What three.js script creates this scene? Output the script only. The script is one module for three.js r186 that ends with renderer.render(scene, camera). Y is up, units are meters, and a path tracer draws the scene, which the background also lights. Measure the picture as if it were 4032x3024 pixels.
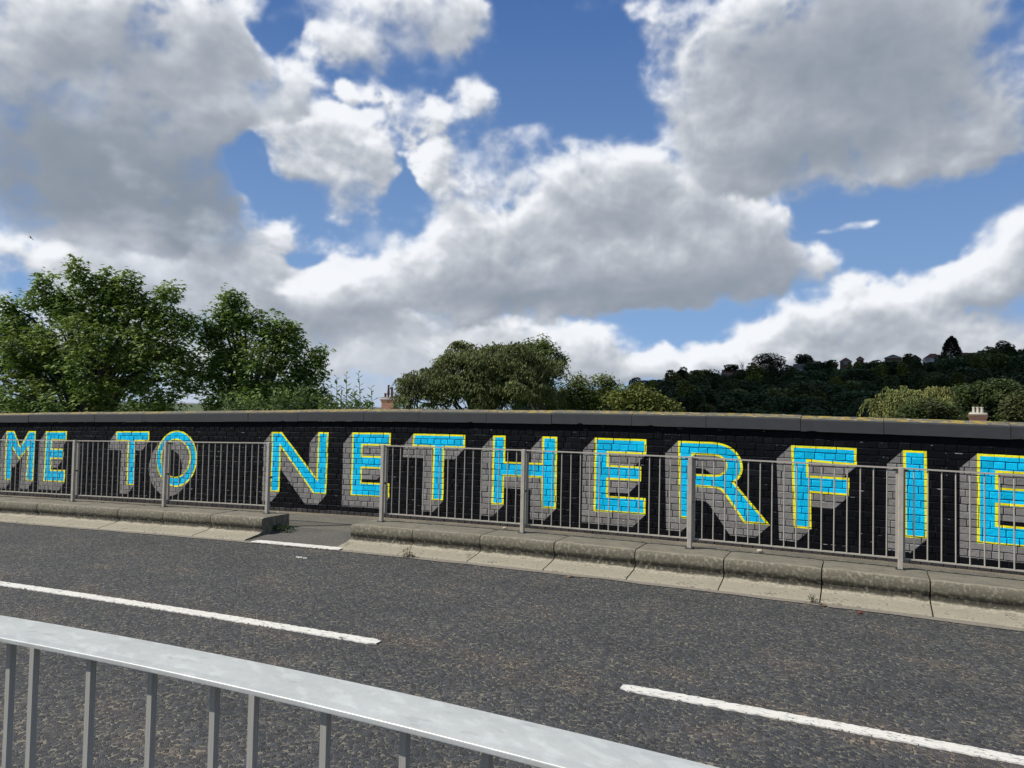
import * as THREE from 'three';
import { mergeGeometries, mergeVertices, toCreasedNormals } from 'three/addons/utils/BufferGeometryUtils.js';

// ---------------------------------------------------------------- camera, sun, exposure
const scene = new THREE.Scene();
const camera = new THREE.PerspectiveCamera(53.04, 1024 / 768, 0.05, 6000);
camera.rotation.order = 'YXZ';
camera.position.set(0, 1.447, 0);
camera.rotation.set(0.034034, 0.42935, 0.02199);
camera.updateMatrixWorld(true);
const renderer = new THREE.WebGLRenderer({ antialias: true });
renderer.toneMapping = THREE.LinearToneMapping;
renderer.toneMappingExposure = 1;
renderer.shadowMap.enabled = true;

const sun = new THREE.DirectionalLight(new THREE.Color(1, 0.955, 0.87), 5);
const SUN = new THREE.Vector3(-0.572, 0.707, 0.416).normalize();
sun.position.copy(SUN).multiplyScalar(120);
sun.castShadow = true;
sun.shadow.radius = 1;
sun.shadow.mapSize.set(4096, 4096);
Object.assign(sun.shadow.camera, { left: -60, right: 60, top: 60, bottom: -60, near: 1, far: 900 });
scene.add(sun, sun.target);

// ---------------------------------------------------------------- noise and small helpers
function rng(seed) { let s = seed >>> 0; return () => { s = (s + 0x6d2b79f5) >>> 0; let t = Math.imul(s ^ (s >>> 15), 1 | s); t = (t + Math.imul(t ^ (t >>> 7), 61 | t)) ^ t; return ((t ^ (t >>> 14)) >>> 0) / 4294967296; }; }
const PERM = new Uint8Array(512); { const r = rng(7), p = [...Array(256).keys()]; for (let i = 255; i > 0; i--) { const j = Math.floor(r() * (i + 1)); [p[i], p[j]] = [p[j], p[i]]; } for (let i = 0; i < 512; i++) PERM[i] = p[i & 255]; }
const GX = new Float32Array(256), GY = new Float32Array(256), GZ = new Float32Array(256); { const r = rng(9); for (let i = 0; i < 256; i++) { const z = r() * 2 - 1, a = r() * Math.PI * 2, q = Math.sqrt(1 - z * z); GX[i] = q * Math.cos(a); GY[i] = q * Math.sin(a); GZ[i] = z; } }
function noise(x, y, z = 0) {   // gradient noise, about -0.7 ... 0.7
  const X = Math.floor(x), Y = Math.floor(y), Z = Math.floor(z), a = x - X, b = y - Y, c = z - Z;
  const u = a * a * a * (a * (a * 6 - 15) + 10), v = b * b * b * (b * (b * 6 - 15) + 10), w = c * c * c * (c * (c * 6 - 15) + 10);
  const x0 = X & 255, x1 = (X + 1) & 255, y0 = Y & 255, y1 = (Y + 1) & 255, z0 = Z & 255, z1 = (Z + 1) & 255;
  const p00 = PERM[PERM[x0] + y0], p10 = PERM[PERM[x1] + y0], p01 = PERM[PERM[x0] + y1], p11 = PERM[PERM[x1] + y1];
  let h = PERM[p00 + z0]; const n000 = GX[h] * a + GY[h] * b + GZ[h] * c;
  h = PERM[p10 + z0]; const n100 = GX[h] * (a - 1) + GY[h] * b + GZ[h] * c;
  h = PERM[p01 + z0]; const n010 = GX[h] * a + GY[h] * (b - 1) + GZ[h] * c;
  h = PERM[p11 + z0]; const n110 = GX[h] * (a - 1) + GY[h] * (b - 1) + GZ[h] * c;
  h = PERM[p00 + z1]; const n001 = GX[h] * a + GY[h] * b + GZ[h] * (c - 1);
  h = PERM[p10 + z1]; const n101 = GX[h] * (a - 1) + GY[h] * b + GZ[h] * (c - 1);
  h = PERM[p01 + z1]; const n011 = GX[h] * a + GY[h] * (b - 1) + GZ[h] * (c - 1);
  h = PERM[p11 + z1]; const n111 = GX[h] * (a - 1) + GY[h] * (b - 1) + GZ[h] * (c - 1);
  const q0 = n000 + u * (n100 - n000), q1 = n010 + u * (n110 - n010), q2 = n001 + u * (n101 - n001), q3 = n011 + u * (n111 - n011);
  const r0 = q0 + v * (q1 - q0), r1 = q2 + v * (q3 - q2);
  return r0 + w * (r1 - r0);
}
function fbm(x, y, z, oct) { let s = 0, a = 1, f = 1; for (let i = 0; i < oct; i++) { s += a * noise(x * f + i * 17.3, y * f, z * f); a *= 0.52; f *= 2.07; } return s; }
const clamp = (x, a = 0, b = 1) => Math.min(b, Math.max(a, x));
const smooth = (x, a, b) => { const t = clamp((x - a) / (b - a)); return t * t * (3 - 2 * t); };
const mix = (a, b, t) => a + (b - a) * t;

// ---------------------------------------------------------------- sky: blue air and cumulus clouds, by azimuth and elevation in degrees (-z = 0, +x = 90)
const CLOUDS = {   // [azimuth, elevation, half width, half height, amount]
  greyMass: [[-57.6,22.4,6.4,3.8,1],[-50.5,24.0,6.8,3.7,1],[-43.5,22.7,3.8,2.8,.9],[-56.4,16.3,8.1,5.2,1],[-50.2,16.5,5.1,5.5,1],[-47.2,13.9,2.8,3.9,1],[-46.2,19.7,3.6,2.6,.8],[-52.2,11.7,6.6,1.8,.9],[-42.2,21.0,3.5,1.6,.7]],
  topPatch: [[-35.8,26.7,5.7,2.6,1],[-31.4,27.4,4.2,2.5,1],[-38.0,24.2,3.6,2.0,.9],[-28.9,27.8,2.1,1.7,.7],[-30.3,25.6,2.4,1.1,.5],[-44.9,26.1,1.9,1.6,.6]],
  middle: [[-38.9,19.8,3.3,1.5,1],[-40.8,18.6,1.9,1.4,.9],[-38.1,17.3,4.3,2.0,1],[-40.7,16.9,1.9,0.9,.8],[-36.9,14.9,2.0,1.4,.8],[-35.0,13.1,2.0,1.3,.55],[-43.4,19.0,1.9,0.9,.7]],
  wisps: [[-36.8,21.9,1.8,0.8,.6],[-35.7,22.7,1.2,0.5,.4],[-30.7,21.4,2.9,1.2,.75],[-32.8,19.6,1.7,1.1,.4],[-27.4,22.2,1.4,1.2,.5],[-26.6,18.6,4.5,1.1,.9],[-22.3,19.6,2.1,0.5,.6],[-29.8,17.2,2.6,1.2,.8],[-28.6,15.5,2.9,1.6,1],[-24.4,16.6,2.4,0.7,.6]],
  central: [[-17.2,17.4,4.4,2.4,1],[-20.6,15.8,3.8,2.6,1],[-14.1,15.4,5.7,3.2,1],[-25.1,12.8,6.6,2.7,1],[-29.9,11.3,3.8,2.5,1],[-17.8,11.9,8.9,3.6,1],[-8.8,13.0,4.2,3.0,1],[-6.9,10.7,3.4,2.1,1],[-12.0,10.2,8.6,2.1,1],[-22.2,9.5,11.8,2.5,1],[-30.1,8.3,8.6,2.4,1],[-37.9,8.6,3.6,1.7,.8]],
  right: [[-10.6,24.4,3.3,2.6,.9],[-11.5,20.9,2.5,2.2,.9],[-9.5,18.4,3.6,1.5,.6],[-3.3,25.6,10.0,4.3,1],[5.0,22.7,6.9,5.3,1],[-4.5,20.1,7.1,3.8,1],[1.7,18.2,6.1,2.3,1],[7.5,17.7,2.7,1.9,.9],[-7.3,16.7,6.0,1.2,.8],[-15.0,27.9,1.5,0.8,.5],[0.6,16.6,2.8,1.2,.6],[6.3,16.4,2.3,0.8,.5]],
  lowLeft: [[-43.1,10.9,6.3,2.4,.9],[-52.2,9.8,9.0,1.6,.9],[-56.3,8.0,2.3,1.7,.7],[-38.5,7.3,6.5,2.5,1],[-47.2,7.3,7.7,2.5,1],[-33.5,5.5,10.1,2.4,1],[-41.0,3.8,8.9,2.0,1],[-52.5,4.5,7.0,2.7,.8],[-28.3,3.9,11.0,2.1,1],[-18.3,5.0,2.9,1.5,1],[-16.6,3.1,5.1,1.0,.9],[-13.1,4.7,1.8,0.9,.9],[-11.9,3.2,5.2,1.0,.7],[-57.9,6.1,0.7,1.7,.5],[-54.2,6.8,1.6,1.2,.5]],
  lowRight: [[-5.3,5.3,4.6,1.8,1],[-2.0,7.0,3.5,2.4,1],[0.9,6.9,3.6,2.0,1],[3.1,5.6,3.5,1.7,1],[5.8,8.8,2.3,1.3,.9],[7.6,10.1,2.5,2.0,1],[9.1,11.4,1.4,1.7,1],[-8.1,4.2,4.1,1.3,.9],[6.8,5.5,3.5,1.3,.8],[8.0,8.4,2.0,1.1,.8],[-0.2,13.2,0.9,0.3,.5],[-2.0,12.9,1.5,0.3,.35],[-0.5,3.6,5,1.3,1.1],[6.5,3.9,4.5,1.4,1.2],[3,4.2,4,1.2,1.1],[-9.5,4.2,2.6,.9,.9]],
};
const GAPS = [[-42.6,25.3,1.2,1.5,1],[-43.4,16.9,1.3,1.8,1.2],[-40.5,10.4,1.1,0.6,1.1],[-13.3,6.9,2.3,0.9,1.1],[-57.7,7.0,0.6,1.3,.8],[-11.9,21.4,1.0,0.6,.5],[-33.0,15.1,2.0,2.3,.9],[-25.1,14.8,0.9,0.5,.5]];
const BASES = [[-45.5,15,3.4,3.4,.9],[-44.5,12.2,2.6,2.4,.8],[-53,17.5,4.5,2.2,.5],[-50.9,14.0,6.7,2.6,1],[-46.9,13.6,2.7,3.0,1],[-57.1,16.1,4.0,3.8,.8],[-48.0,11.3,3.8,1.2,.7],[-56.0,13.0,4.1,1.4,.7],[-31.7,26.1,4.1,1.3,.45],[-50.4,22.6,6.8,2.4,.35],[-44.2,23.7,2.8,1.7,.5],[-18.4,8.2,8.2,1.3,.9],[-10.7,9.5,7.5,1.3,.9],[-7.5,11.0,3.5,1.6,.6],[-25.0,8.4,5.9,1.0,.6],[-1.2,23.7,6.8,3.3,1],[-5.4,17.5,4.0,1.7,.8],[-0.6,17.6,3.8,1.2,.6],[3.6,19.9,4.0,2.5,.7],[-38.5,5.9,5.6,1.3,.7],[-15.4,14.2,3.0,1.3,.4],[-26.4,10.1,3.5,1.0,.3],[-38.1,15.6,2.3,0.9,.25],[6.0,7.6,2.3,0.7,.4],[-0.2,5.3,4.3,0.8,.35],[-20.6,13.2,5.5,1.2,.35],[-29.4,6.1,4.5,0.7,.45],[-28.6,14.4,2.1,0.7,.3]];
function makeSky() {
  const W = 4096, H = 2048, data = new Float32Array(W * H * 4), R = Math.PI / 180;
  const field = (list, a, e) => { let s = 0; for (const b of list) { const q = ((a - b[0]) / b[2]) ** 2 + ((e - b[1]) / b[3]) ** 2; if (q < 4) s += b[4] * Math.exp(-q * 0.8) * (1 - q / 4); } return s; };
  const puff = (X, V, Z, oct) => { let s = 0, am = 1, f = 1, tot = 0; for (let i = 0; i < oct; i++) { s += am * (0.72 - 2.6 * Math.abs(noise(X * f + i * 11.7, V * f, Z * f))); tot += am; am *= 0.56; f *= 2.03; } return s / tot; };   // round lumps with creases between
  const at = (a, e) => { const ce = Math.cos(e * R); return [ce * Math.sin(a * R), Math.sin(e * R), -ce * Math.cos(a * R)]; };
  const LAYERS = [   // far to near: blobs, seed, lumpiness, how grey the thick parts are, wispiness
    ['lowLeft', 2, 1.05, 0.9, 0.6], ['lowRight', 5, 1.1, 0.85, 0.5], ['central', 9, 1.05, 0.95, 0.45], ['right', 13, 1.0, 1.05, 0.6], ['middle', 17, 1.15, 0.5, 1.0], ['wisps', 21, 1.3, 0.4, 1.5], ['topPatch', 25, 0.95, 0.6, 0.8], ['greyMass', 29, 0.95, 1.15, 0.8],
  ].map(([k, seed, lump, grey, wisp]) => ({ list: k === 'wisps' || k === 'middle' ? CLOUDS[k].map((c) => [c[0], c[1], c[2] * 1.12, c[3] * 1.2, c[4] * 1.3]) : CLOUDS[k], seed, lump, grey, wisp, box: CLOUDS[k].reduce((b, c) => [Math.min(b[0], c[0] - 2.4 * c[2]), Math.max(b[1], c[0] + 2.4 * c[2]), Math.min(b[2], c[1] - 2.4 * c[3]), Math.max(b[3], c[1] + 2.4 * c[3])], [999, -999, 999, -999]) }));
  const density = (L, a, e, oct) => {
    if (a < L.box[0] || a > L.box[1] || e < L.box[2] || e > L.box[3]) return -1;
    const [x, y, z] = at(a, e), s = L.seed, w1 = fbm(x * 9 + s, y * 9, z * 9, 3), w2 = fbm(x * 9 + 31, y * 9 + s, z * 9, 3), aa = a + w1 * 1.7, ee = e + w2 * 1.1;
    const m = Math.min(1.25, field(L.list, aa, ee)) - 1.0 * field(GAPS, aa, ee) - 0.56;
    if (m < -0.62) return -1;
    const n = smooth(m, -0.66, -0.12) * puff(x * 11 + w1 * 0.3 + s, y * 14 + w2 * 0.3, z * 11, oct) * 0.85 + fbm(x * 26, y * 30 + s, z * 26, Math.max(1, oct - 2)) * 0.34 * (0.5 + L.wisp) * smooth(m, -0.66, -0.2) + fbm(x * 70, y * 80 + s, z * 70, Math.max(1, oct - 4)) * 0.10;
    return m * 0.92 + n * L.lump;
  };
  const color = (a, e, out) => {
    const [x, y, z] = at(a, e), Y = y * 1.5;
    // air
    const t = Math.pow(clamp(e / 30), 0.62), k = clamp((e - 30) / 60);
    let r = mix(0.35, 0.062, t) * (1 - 0.25 * k), g = mix(0.56, 0.152, t) * (1 - 0.2 * k), b = mix(0.86, 0.395, t) * (1 - 0.12 * k);
    const paint = (alpha, s) => {   // s: 0 sunlit white ... 1 grey underside, below 0 brighter
      const up = Math.min(0.1, Math.max(0, -s)), q = 1 - Math.exp(-1.75 * Math.max(0, s));
      const cr = mix(0.82, 0.20, q) + up * 0.9, cg = mix(0.845, 0.245, q) + up * 0.87, cb = mix(0.89, 0.312, q) + up * 0.8;
      r = mix(r, cr, alpha); g = mix(g, cg, alpha); b = mix(b, cb, alpha);
    };
    // how far outside the part of the sky that the clouds above describe
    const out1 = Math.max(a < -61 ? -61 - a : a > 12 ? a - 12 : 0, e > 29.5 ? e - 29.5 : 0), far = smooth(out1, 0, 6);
    if (far < 1) {
      const wv = fbm(x * 8, y * 8, z * 8, 4), wv2 = fbm(x * 8 + 40, y * 8, z * 8, 4), base = Math.min(1.1, field(BASES, a + wv * 2.4, e + wv2 * 1.4));
      for (const L of LAYERS) {
        const d = density(L, a, e, 7);
        if (d < -0.12) continue;
        const edge = 0.34 + 1.05 * L.wisp * smooth(wv2 + 0.35 * wv, -0.3, 0.4);
        const alpha = smooth(d, -0.12, edge) * (0.6 + 0.4 * smooth(d, 0.05, 0.5));
        let depth = 0;   // how much cloud lies between here and the light, up and to the left
        for (const [st, wt] of [[0.35, 0.3], [0.9, 0.55], [1.8, 0.8], [3.2, 0.8]]) depth += wt * Math.max(0, density(L, a - 0.45 * st, e + 0.85 * st, 4));
        const shadeSelf = 1 - Math.exp(-0.85 * Math.max(0, depth - 0.12)), local = clamp(d, 0, 1.2);
        const near = density(L, a - 0.22, e + 0.38, 6), near2 = density(L, a - 0.6, e + 1.0, 5), near3 = density(L, a - 1.3, e + 2.0, 4), relief = clamp(d - near, -0.5, 0.5) * 0.42 + clamp(d - near2, -0.6, 0.6) * 0.42 + clamp(d - near3, -0.7, 0.7) * 0.3;
        let s = L.grey * (0.56 * shadeSelf * (0.7 + 0.3 * local)) + base * (0.56 + 0.22 * wv2 + 0.14 * wv) * smooth(d, 0, 0.5) * L.grey - 0.09 * (1 - smooth(depth, 0.0, 0.45)) * smooth(d, 0.05, 0.3);
        s += 0.07 * wv + 0.07 - relief * 0.66 * (1 - 0.45 * clamp(base * L.grey));
        paint(alpha * (1 - far), s);
      }
      const veil = smooth(fbm(x * 5 + 3, y * 9, z * 5 + 8, 5) + 0.25 * fbm(x * 30, y * 40, z * 30, 4), 0.08, 0.75) * 0.5 * smooth(-a, 14, 24) * smooth(a, -62, -50); if (veil > 0) { const q = veil * (1 - far); r = mix(r, 0.72, q); g = mix(g, 0.77, q); b = mix(b, 0.86, q); }
      const hz = smooth(e, 6.5, 1.0) * (0.55 + 0.5 * wv) * (1 - far) * smooth(-a, 12, 26); if (hz > 0) paint(clamp(hz, 0, 0.85), 0.34 + 0.3 * wv2);
    }
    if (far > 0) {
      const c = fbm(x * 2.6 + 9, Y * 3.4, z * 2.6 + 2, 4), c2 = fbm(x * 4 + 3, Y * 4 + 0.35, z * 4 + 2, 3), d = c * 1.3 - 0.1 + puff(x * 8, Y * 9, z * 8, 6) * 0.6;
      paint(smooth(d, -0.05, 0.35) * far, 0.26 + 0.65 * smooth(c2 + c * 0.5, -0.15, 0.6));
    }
    out[0] = r; out[1] = g; out[2] = b;
  };
  const c = [0, 0, 0];
  // sharp inside the part of the sky in front of the viewer, a quarter of that resolution elsewhere
  const az = (i) => { const p = ((i + 0.5) / W - 0.5) * 360; let a = 90 + p; if (a > 180) a -= 360; return a; };   // column -> azimuth: x = cos p, z = sin p
  const put = (i, j) => { const o = (j * W + i) * 4; data[o] = c[0]; data[o + 1] = c[1]; data[o + 2] = c[2]; data[o + 3] = 1; };
  for (let j = 0; j < H; j++) {
    const e = ((j + 0.5) / H - 0.5) * 180;
    if (e < 0) { for (let i = 0; i < W; i++) { c[0] = 0.16; c[1] = 0.17; c[2] = 0.15; put(i, j); } continue; }
    const fineRow = e < 31;
    for (let i = 0; i < W; i++) {
      const a = az(i), fine = fineRow && a > -64 && a < 15;
      if (fine) { color(a, e, c); put(i, j); }
      else if (i % 4 === 0 && j % 4 === 0) {
        color(a, e, c);
        for (let v = 0; v < 4; v++) for (let u = 0; u < 4; u++) put(i + u, Math.min(H - 1, j + v));
      }
    }
  }
  const tex = new THREE.DataTexture(data, W, H, THREE.RGBAFormat, THREE.FloatType);
  tex.mapping = THREE.EquirectangularReflectionMapping; tex.magFilter = THREE.LinearFilter; tex.needsUpdate = true;
  return tex;
}
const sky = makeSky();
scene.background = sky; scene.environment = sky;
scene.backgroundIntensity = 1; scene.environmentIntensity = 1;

// ---------------------------------------------------------------- naming, labels, parts
const names = {};
function numbered(name) { const n = names[name] = (names[name] ?? -1) + 1; return n ? name + '_' + String(n).padStart(3, '0') : name; }
function shadows(m) { m.castShadow = true; m.receiveShadow = true; return m; }
const bases = new Map();   // where a thing's group stands, so that parts can be given in world coordinates
function thing(name, label, category, [x, y, z] = [0, 0, 0], group) {
  const o = new THREE.Group(); o.name = numbered(name); o.position.set(x, y, z); scene.add(o); bases.set(o, o.position.clone());
  o.userData = { label, category }; if (group) o.userData.group = group;
  return o;
}
function subgroup(name, parent) { const o = new THREE.Group(); o.name = name; parent.add(o); bases.set(o, bases.get(parent)); return o; }
// a mesh whose geometry is in world coordinates, put under its thing (or part)
function part(name, geo, mat, parent, label) {
  const m = shadows(new THREE.Mesh(geo, mat)); m.name = name;
  for (let p = parent; p; p = p.parent) if (bases.has(p)) { m.position.copy(bases.get(p)).negate(); break; }
  parent.add(m); bases.set(m, new THREE.Vector3()); bases.get(m).copy(bases.get(parent) ?? new THREE.Vector3()).add(m.position);
  if (label) m.userData.label = label;
  return m;
}
function structure(name, geo, mat) { const m = shadows(new THREE.Mesh(geo, mat)); m.name = name; m.userData.kind = 'structure'; scene.add(m); bases.set(m, new THREE.Vector3()); return m; }
function lone(name, geo, mat, label, category, group) { const m = shadows(new THREE.Mesh(geo, mat)); m.name = numbered(name); m.userData = { label, category }; if (group) m.userData.group = group; scene.add(m); return m; }

// ---------------------------------------------------------------- the hump of the bridge: height of everything along it, x to the right along the wall
function G(x) { const u = x + 2.13, a = Math.abs(u); return a < 6.37 ? -0.00227 * u * u : -(0.00227 * 6.37 * 6.37 + 0.0289 * (a - 6.37)); }
const ROAD = -0.265, FOOTWAY = -0.19, KERB_Z = -8.02, KERB_BACK = -8.57, FENCE_Z = -8.4, WALL_Z = -9.9;
const X0 = -34, X1 = 22;

// sweeps a section [[z, y], ...] along x; uv in metres (u along x, v along the section)
function sweep(sec, xa, xb, dx, { closed = false, caps = false, rise = G, wob = null, zshift = null } = {}) {
  const nx = Math.max(1, Math.round((xb - xa) / dx)), pts = closed ? [...sec, sec[0]] : sec, n = pts.length, pos = [], uv = [], idx = [];
  const len = [0]; for (let j = 1; j < n; j++) len.push(len[j - 1] + Math.hypot(pts[j][0] - pts[j - 1][0], pts[j][1] - pts[j - 1][1]));
  for (let i = 0; i <= nx; i++) {
    const x = xa + (xb - xa) * i / nx;
    for (let j = 0; j < n; j++) {
      let [z, y] = pts[j]; if (zshift) z += zshift(x); let xx = x;
      if (wob) { const w = wob(x, z, y, j); z += w[0]; y += w[1]; xx += w[2] || 0; }
      pos.push(xx, y + rise(x), z); uv.push(x, len[j]);
    }
  }
  for (let i = 0; i < nx; i++) for (let j = 0; j < n - 1; j++) { const a = i * n + j, b = a + n; idx.push(a, b, a + 1, b, b + 1, a + 1); }
  if (caps && closed) for (const [i, flip] of [[0, false], [nx, true]]) {
    const tri = THREE.ShapeUtils.triangulateShape(sec.map(([z, y]) => new THREE.Vector2(z, y)), []), o = pos.length / 3;
    for (let j = 0; j < sec.length; j++) { const k = (i * n + j) * 3; pos.push(pos[k], pos[k + 1], pos[k + 2]); uv.push(sec[j][0] * 0.8, 0.98 + 0.22 * (sec[j][1] + 0.2)); }
    for (const t of tri) flip ? idx.push(o + t[0], o + t[2], o + t[1]) : idx.push(o + t[0], o + t[1], o + t[2]);
  }
  const g = new THREE.BufferGeometry();
  g.setAttribute('position', new THREE.Float32BufferAttribute(pos, 3)); g.setAttribute('uv', new THREE.Float32BufferAttribute(uv, 2)); g.setIndex(idx); g.computeVertexNormals();
  return g;
}
function box(w, h, d, x, y, z, ry = 0, rz = 0) { const g = new THREE.BoxGeometry(w, h, d); if (rz) g.rotateZ(rz); if (ry) g.rotateY(ry); g.translate(x, y, z); return g; }
function chamferBox(w, h, d, c) {   // box whose vertical and top edges are chamfered, standing on y = 0
  const s = new THREE.Shape(), a = w / 2, b = d / 2; s.moveTo(-a + c, -b); s.lineTo(a - c, -b); s.lineTo(a, -b + c); s.lineTo(a, b - c); s.lineTo(a - c, b); s.lineTo(-a + c, b); s.lineTo(-a, b - c); s.lineTo(-a, -b + c); s.closePath();
  const g = new THREE.ExtrudeGeometry(s, { depth: h - c, bevelEnabled: true, bevelThickness: c, bevelSize: c, bevelOffset: -c, bevelSegments: 1 }); g.rotateX(-Math.PI / 2); return g;
}
function tube(points, r0, r1, seg = 6) {   // tapered round limb through points
  const c = points.map((p) => new THREE.Vector3(...p)), pos = [], idx = []; const up = new THREE.Vector3(0.31, 0.2, 0.93);
  for (let i = 0; i < c.length; i++) {
    const d = c[Math.min(i + 1, c.length - 1)].clone().sub(c[Math.max(i - 1, 0)]).normalize(), s = d.clone().cross(up).normalize(), t = d.clone().cross(s), r = mix(r0, r1, i / (c.length - 1));
    for (let k = 0; k < seg; k++) { const a = k / seg * Math.PI * 2, v = c[i].clone().addScaledVector(s, Math.cos(a) * r).addScaledVector(t, Math.sin(a) * r); pos.push(v.x, v.y, v.z); }
  }
  for (let i = 0; i < c.length - 1; i++) for (let k = 0; k < seg; k++) { const a = i * seg + k, b = i * seg + (k + 1) % seg; idx.push(a, b, a + seg, b, b + seg, a + seg); }
  const g = new THREE.BufferGeometry(); g.setAttribute('position', new THREE.Float32BufferAttribute(pos, 3)); g.setAttribute('uv', new THREE.Float32BufferAttribute(new Float32Array(pos.length / 3 * 2), 2)); g.setIndex(idx); g.computeVertexNormals(); return g;
}
const joined = (list) => mergeGeometries(list.map((g) => { const q = g.index ? g.toNonIndexed() : g; for (const k of Object.keys(q.attributes)) if (!['position', 'normal', 'uv'].includes(k)) q.deleteAttribute(k); return q; }));

// ---------------------------------------------------------------- computed textures
function bytesTexture(w, h, f, { srgb = true, repeat = [1, 1], wrap = true } = {}) {
  const d = new Uint8Array(w * h * 4), o = [0, 0, 0];
  for (let y = 0; y < h; y++) for (let x = 0; x < w; x++) { f(x / w, y / h, o, x, y); const k = (y * w + x) * 4; d[k] = clamp(o[0]) * 255; d[k + 1] = clamp(o[1]) * 255; d[k + 2] = clamp(o[2]) * 255; d[k + 3] = 255; }
  const t = new THREE.DataTexture(d, w, h, THREE.RGBAFormat); if (srgb) t.colorSpace = THREE.SRGBColorSpace;
  t.wrapS = t.wrapT = wrap ? THREE.RepeatWrapping : THREE.ClampToEdgeWrapping; t.magFilter = THREE.LinearFilter; t.minFilter = THREE.LinearMipmapLinearFilter; t.repeat.set(...repeat); t.needsUpdate = true; return t;
}
const toS = (l) => l <= 0.0031308 ? l * 12.92 : 1.055 * Math.pow(l, 1 / 2.4) - 0.055;
// noise that tiles with period 1 in u and v
function tile(u, v, f, seed = 0) { const a = u * Math.PI * 2, b = v * Math.PI * 2, r = f / (Math.PI * 2); return noise(Math.cos(a) * r + seed, Math.sin(a) * r + Math.cos(b) * r * 1.31 + seed * 0.7, Math.sin(b) * r + 5 + Math.cos(a) * r * 0.3); }

// asphalt with rolled-in chippings: cells of dark stone in a paler sandy matrix; 1.3 m square
function chippings(size, cells, seed, stones, matrix, spread) {
  const r = rng(seed), P = []; for (let i = 0; i < cells * cells; i++) P.push([r(), r(), r(), r(), 0.55 + r() * 0.9]);
  const col = new Float32Array(size * size * 3), hgt = new Float32Array(size * size);
  for (let y = 0; y < size; y++) for (let x = 0; x < size; x++) {
    const u = x / size * cells, v = y / size * cells, X = Math.floor(u), Y = Math.floor(v); let d1 = 9, d2 = 9, best = null;
    for (let j = -1; j <= 1; j++) for (let i = -1; i <= 1; i++) {
      const p = P[((Y + j + cells) % cells) * cells + (X + i + cells) % cells], dx = X + i + p[0] - u, dy = Y + j + p[1] - v, ca = Math.cos(p[3] * 3.1), sa = Math.sin(p[3] * 3.1), ax = dx * ca + dy * sa, ay = (-dx * sa + dy * ca) * 1.35, d = Math.sqrt(ax * ax + ay * ay) / p[4];
      if (d < d1) { d2 = d1; d1 = d; best = p; } else if (d < d2) d2 = d;
    }
    const e = smooth(d2 - d1, 0.015, 0.15) * smooth(d1, 0.88, 0.66), k = y * size + x, t = best[2], n = noise(x * 0.35, y * 0.35, seed), s = stones[Math.floor(t * stones.length)], g = 0.8 + 0.4 * ((t * 7.3) % 1) + 0.25 * n;
    for (let c = 0; c < 3; c++) col[k * 3 + c] = mix(matrix[c] * (1 + 0.5 * noise(x * 0.22 + 40, y * 0.22, seed) + spread * n), s[c] * g, e);
    hgt[k] = e * (0.55 + 0.45 * t) + 0.12 * n;
  }
  const map = bytesTexture(size, size, (u, v, o, x, y) => { const k = (y * size + x) * 3; o[0] = toS(col[k]); o[1] = toS(col[k + 1]); o[2] = toS(col[k + 2]); });
  const bump = bytesTexture(size, size, (u, v, o, x, y) => { o[0] = o[1] = o[2] = hgt[y * size + x]; }, { srgb: false });
  return [map, bump];
}

// ---------------------------------------------------------------- road, footway, gutter, bridge deck, land below
const [asphaltMap, asphaltBump] = chippings(1024, 50, 3, [[0.043, 0.047, 0.056], [0.034, 0.037, 0.045], [0.058, 0.063, 0.072], [0.05, 0.052, 0.056], [0.027, 0.029, 0.036], [0.1, 0.096, 0.088]], [0.165, 0.15, 0.118], 0.5);
for (const t of [asphaltMap, asphaltBump]) t.repeat.set(1 / 1.25, 1 / 1.25);
const roadMat = new THREE.MeshStandardMaterial({ map: asphaltMap, bumpMap: asphaltBump, bumpScale: 0.014, roughness: 0.78, vertexColors: true });
{
  const sec = []; for (let z = -1.9; z > -7.7001; z -= 0.1) sec.push([z, ROAD]);
  const g = sweep(sec, X0, X1, 0.12), p = g.attributes.position, c = [];
  for (let i = 0; i < p.count; i++) {   // brown worn and dusty patches, mostly along the middle where little traffic rolls
    const x = p.getX(i), z = p.getZ(i), n = fbm(x * 0.9, z * 1.6, 3, 4), m = fbm(x * 2.6, z * 3.4, 8, 4);
    const w = clamp(0.75 * smooth(n + 0.8 * m, 0.12, 0.75) + 0.8 * smooth(m + 0.5 * n + 0.55 * Math.exp(-(((z + 4.75) / 0.4) ** 2)), 0.36, 0.85)), l = 1 + 0.22 * n + 0.18 * m;
    c.push(l * mix(1.03, 1.28, w), l * mix(1.03, 1.13, w), l * mix(1.03, 1.0, w));
  }
  g.setAttribute('color', new THREE.Float32BufferAttribute(c, 3));
  structure('road', g, roadMat);
}
const [paveMap, paveBump] = chippings(1024, 150, 5, [[0.105, 0.098, 0.085], [0.135, 0.125, 0.106], [0.088, 0.083, 0.074], [0.175, 0.162, 0.137]], [0.135, 0.123, 0.1], 0.3);
for (const t of [paveMap, paveBump]) t.repeat.set(1 / 1.3, 1 / 1.3);
const paveMat = new THREE.MeshStandardMaterial({ map: paveMap, bumpMap: paveBump, bumpScale: 0.002, roughness: 0.9, vertexColors: true });
const GAP0 = -7.31, GAP1 = -5.90;
function dirtyVertexColors(g, f) { const p = g.attributes.position, c = []; for (let i = 0; i < p.count; i++) c.push(...f(p.getX(i), p.getY(i), p.getZ(i))); g.setAttribute('color', new THREE.Float32BufferAttribute(c, 3)); return g; }
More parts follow.
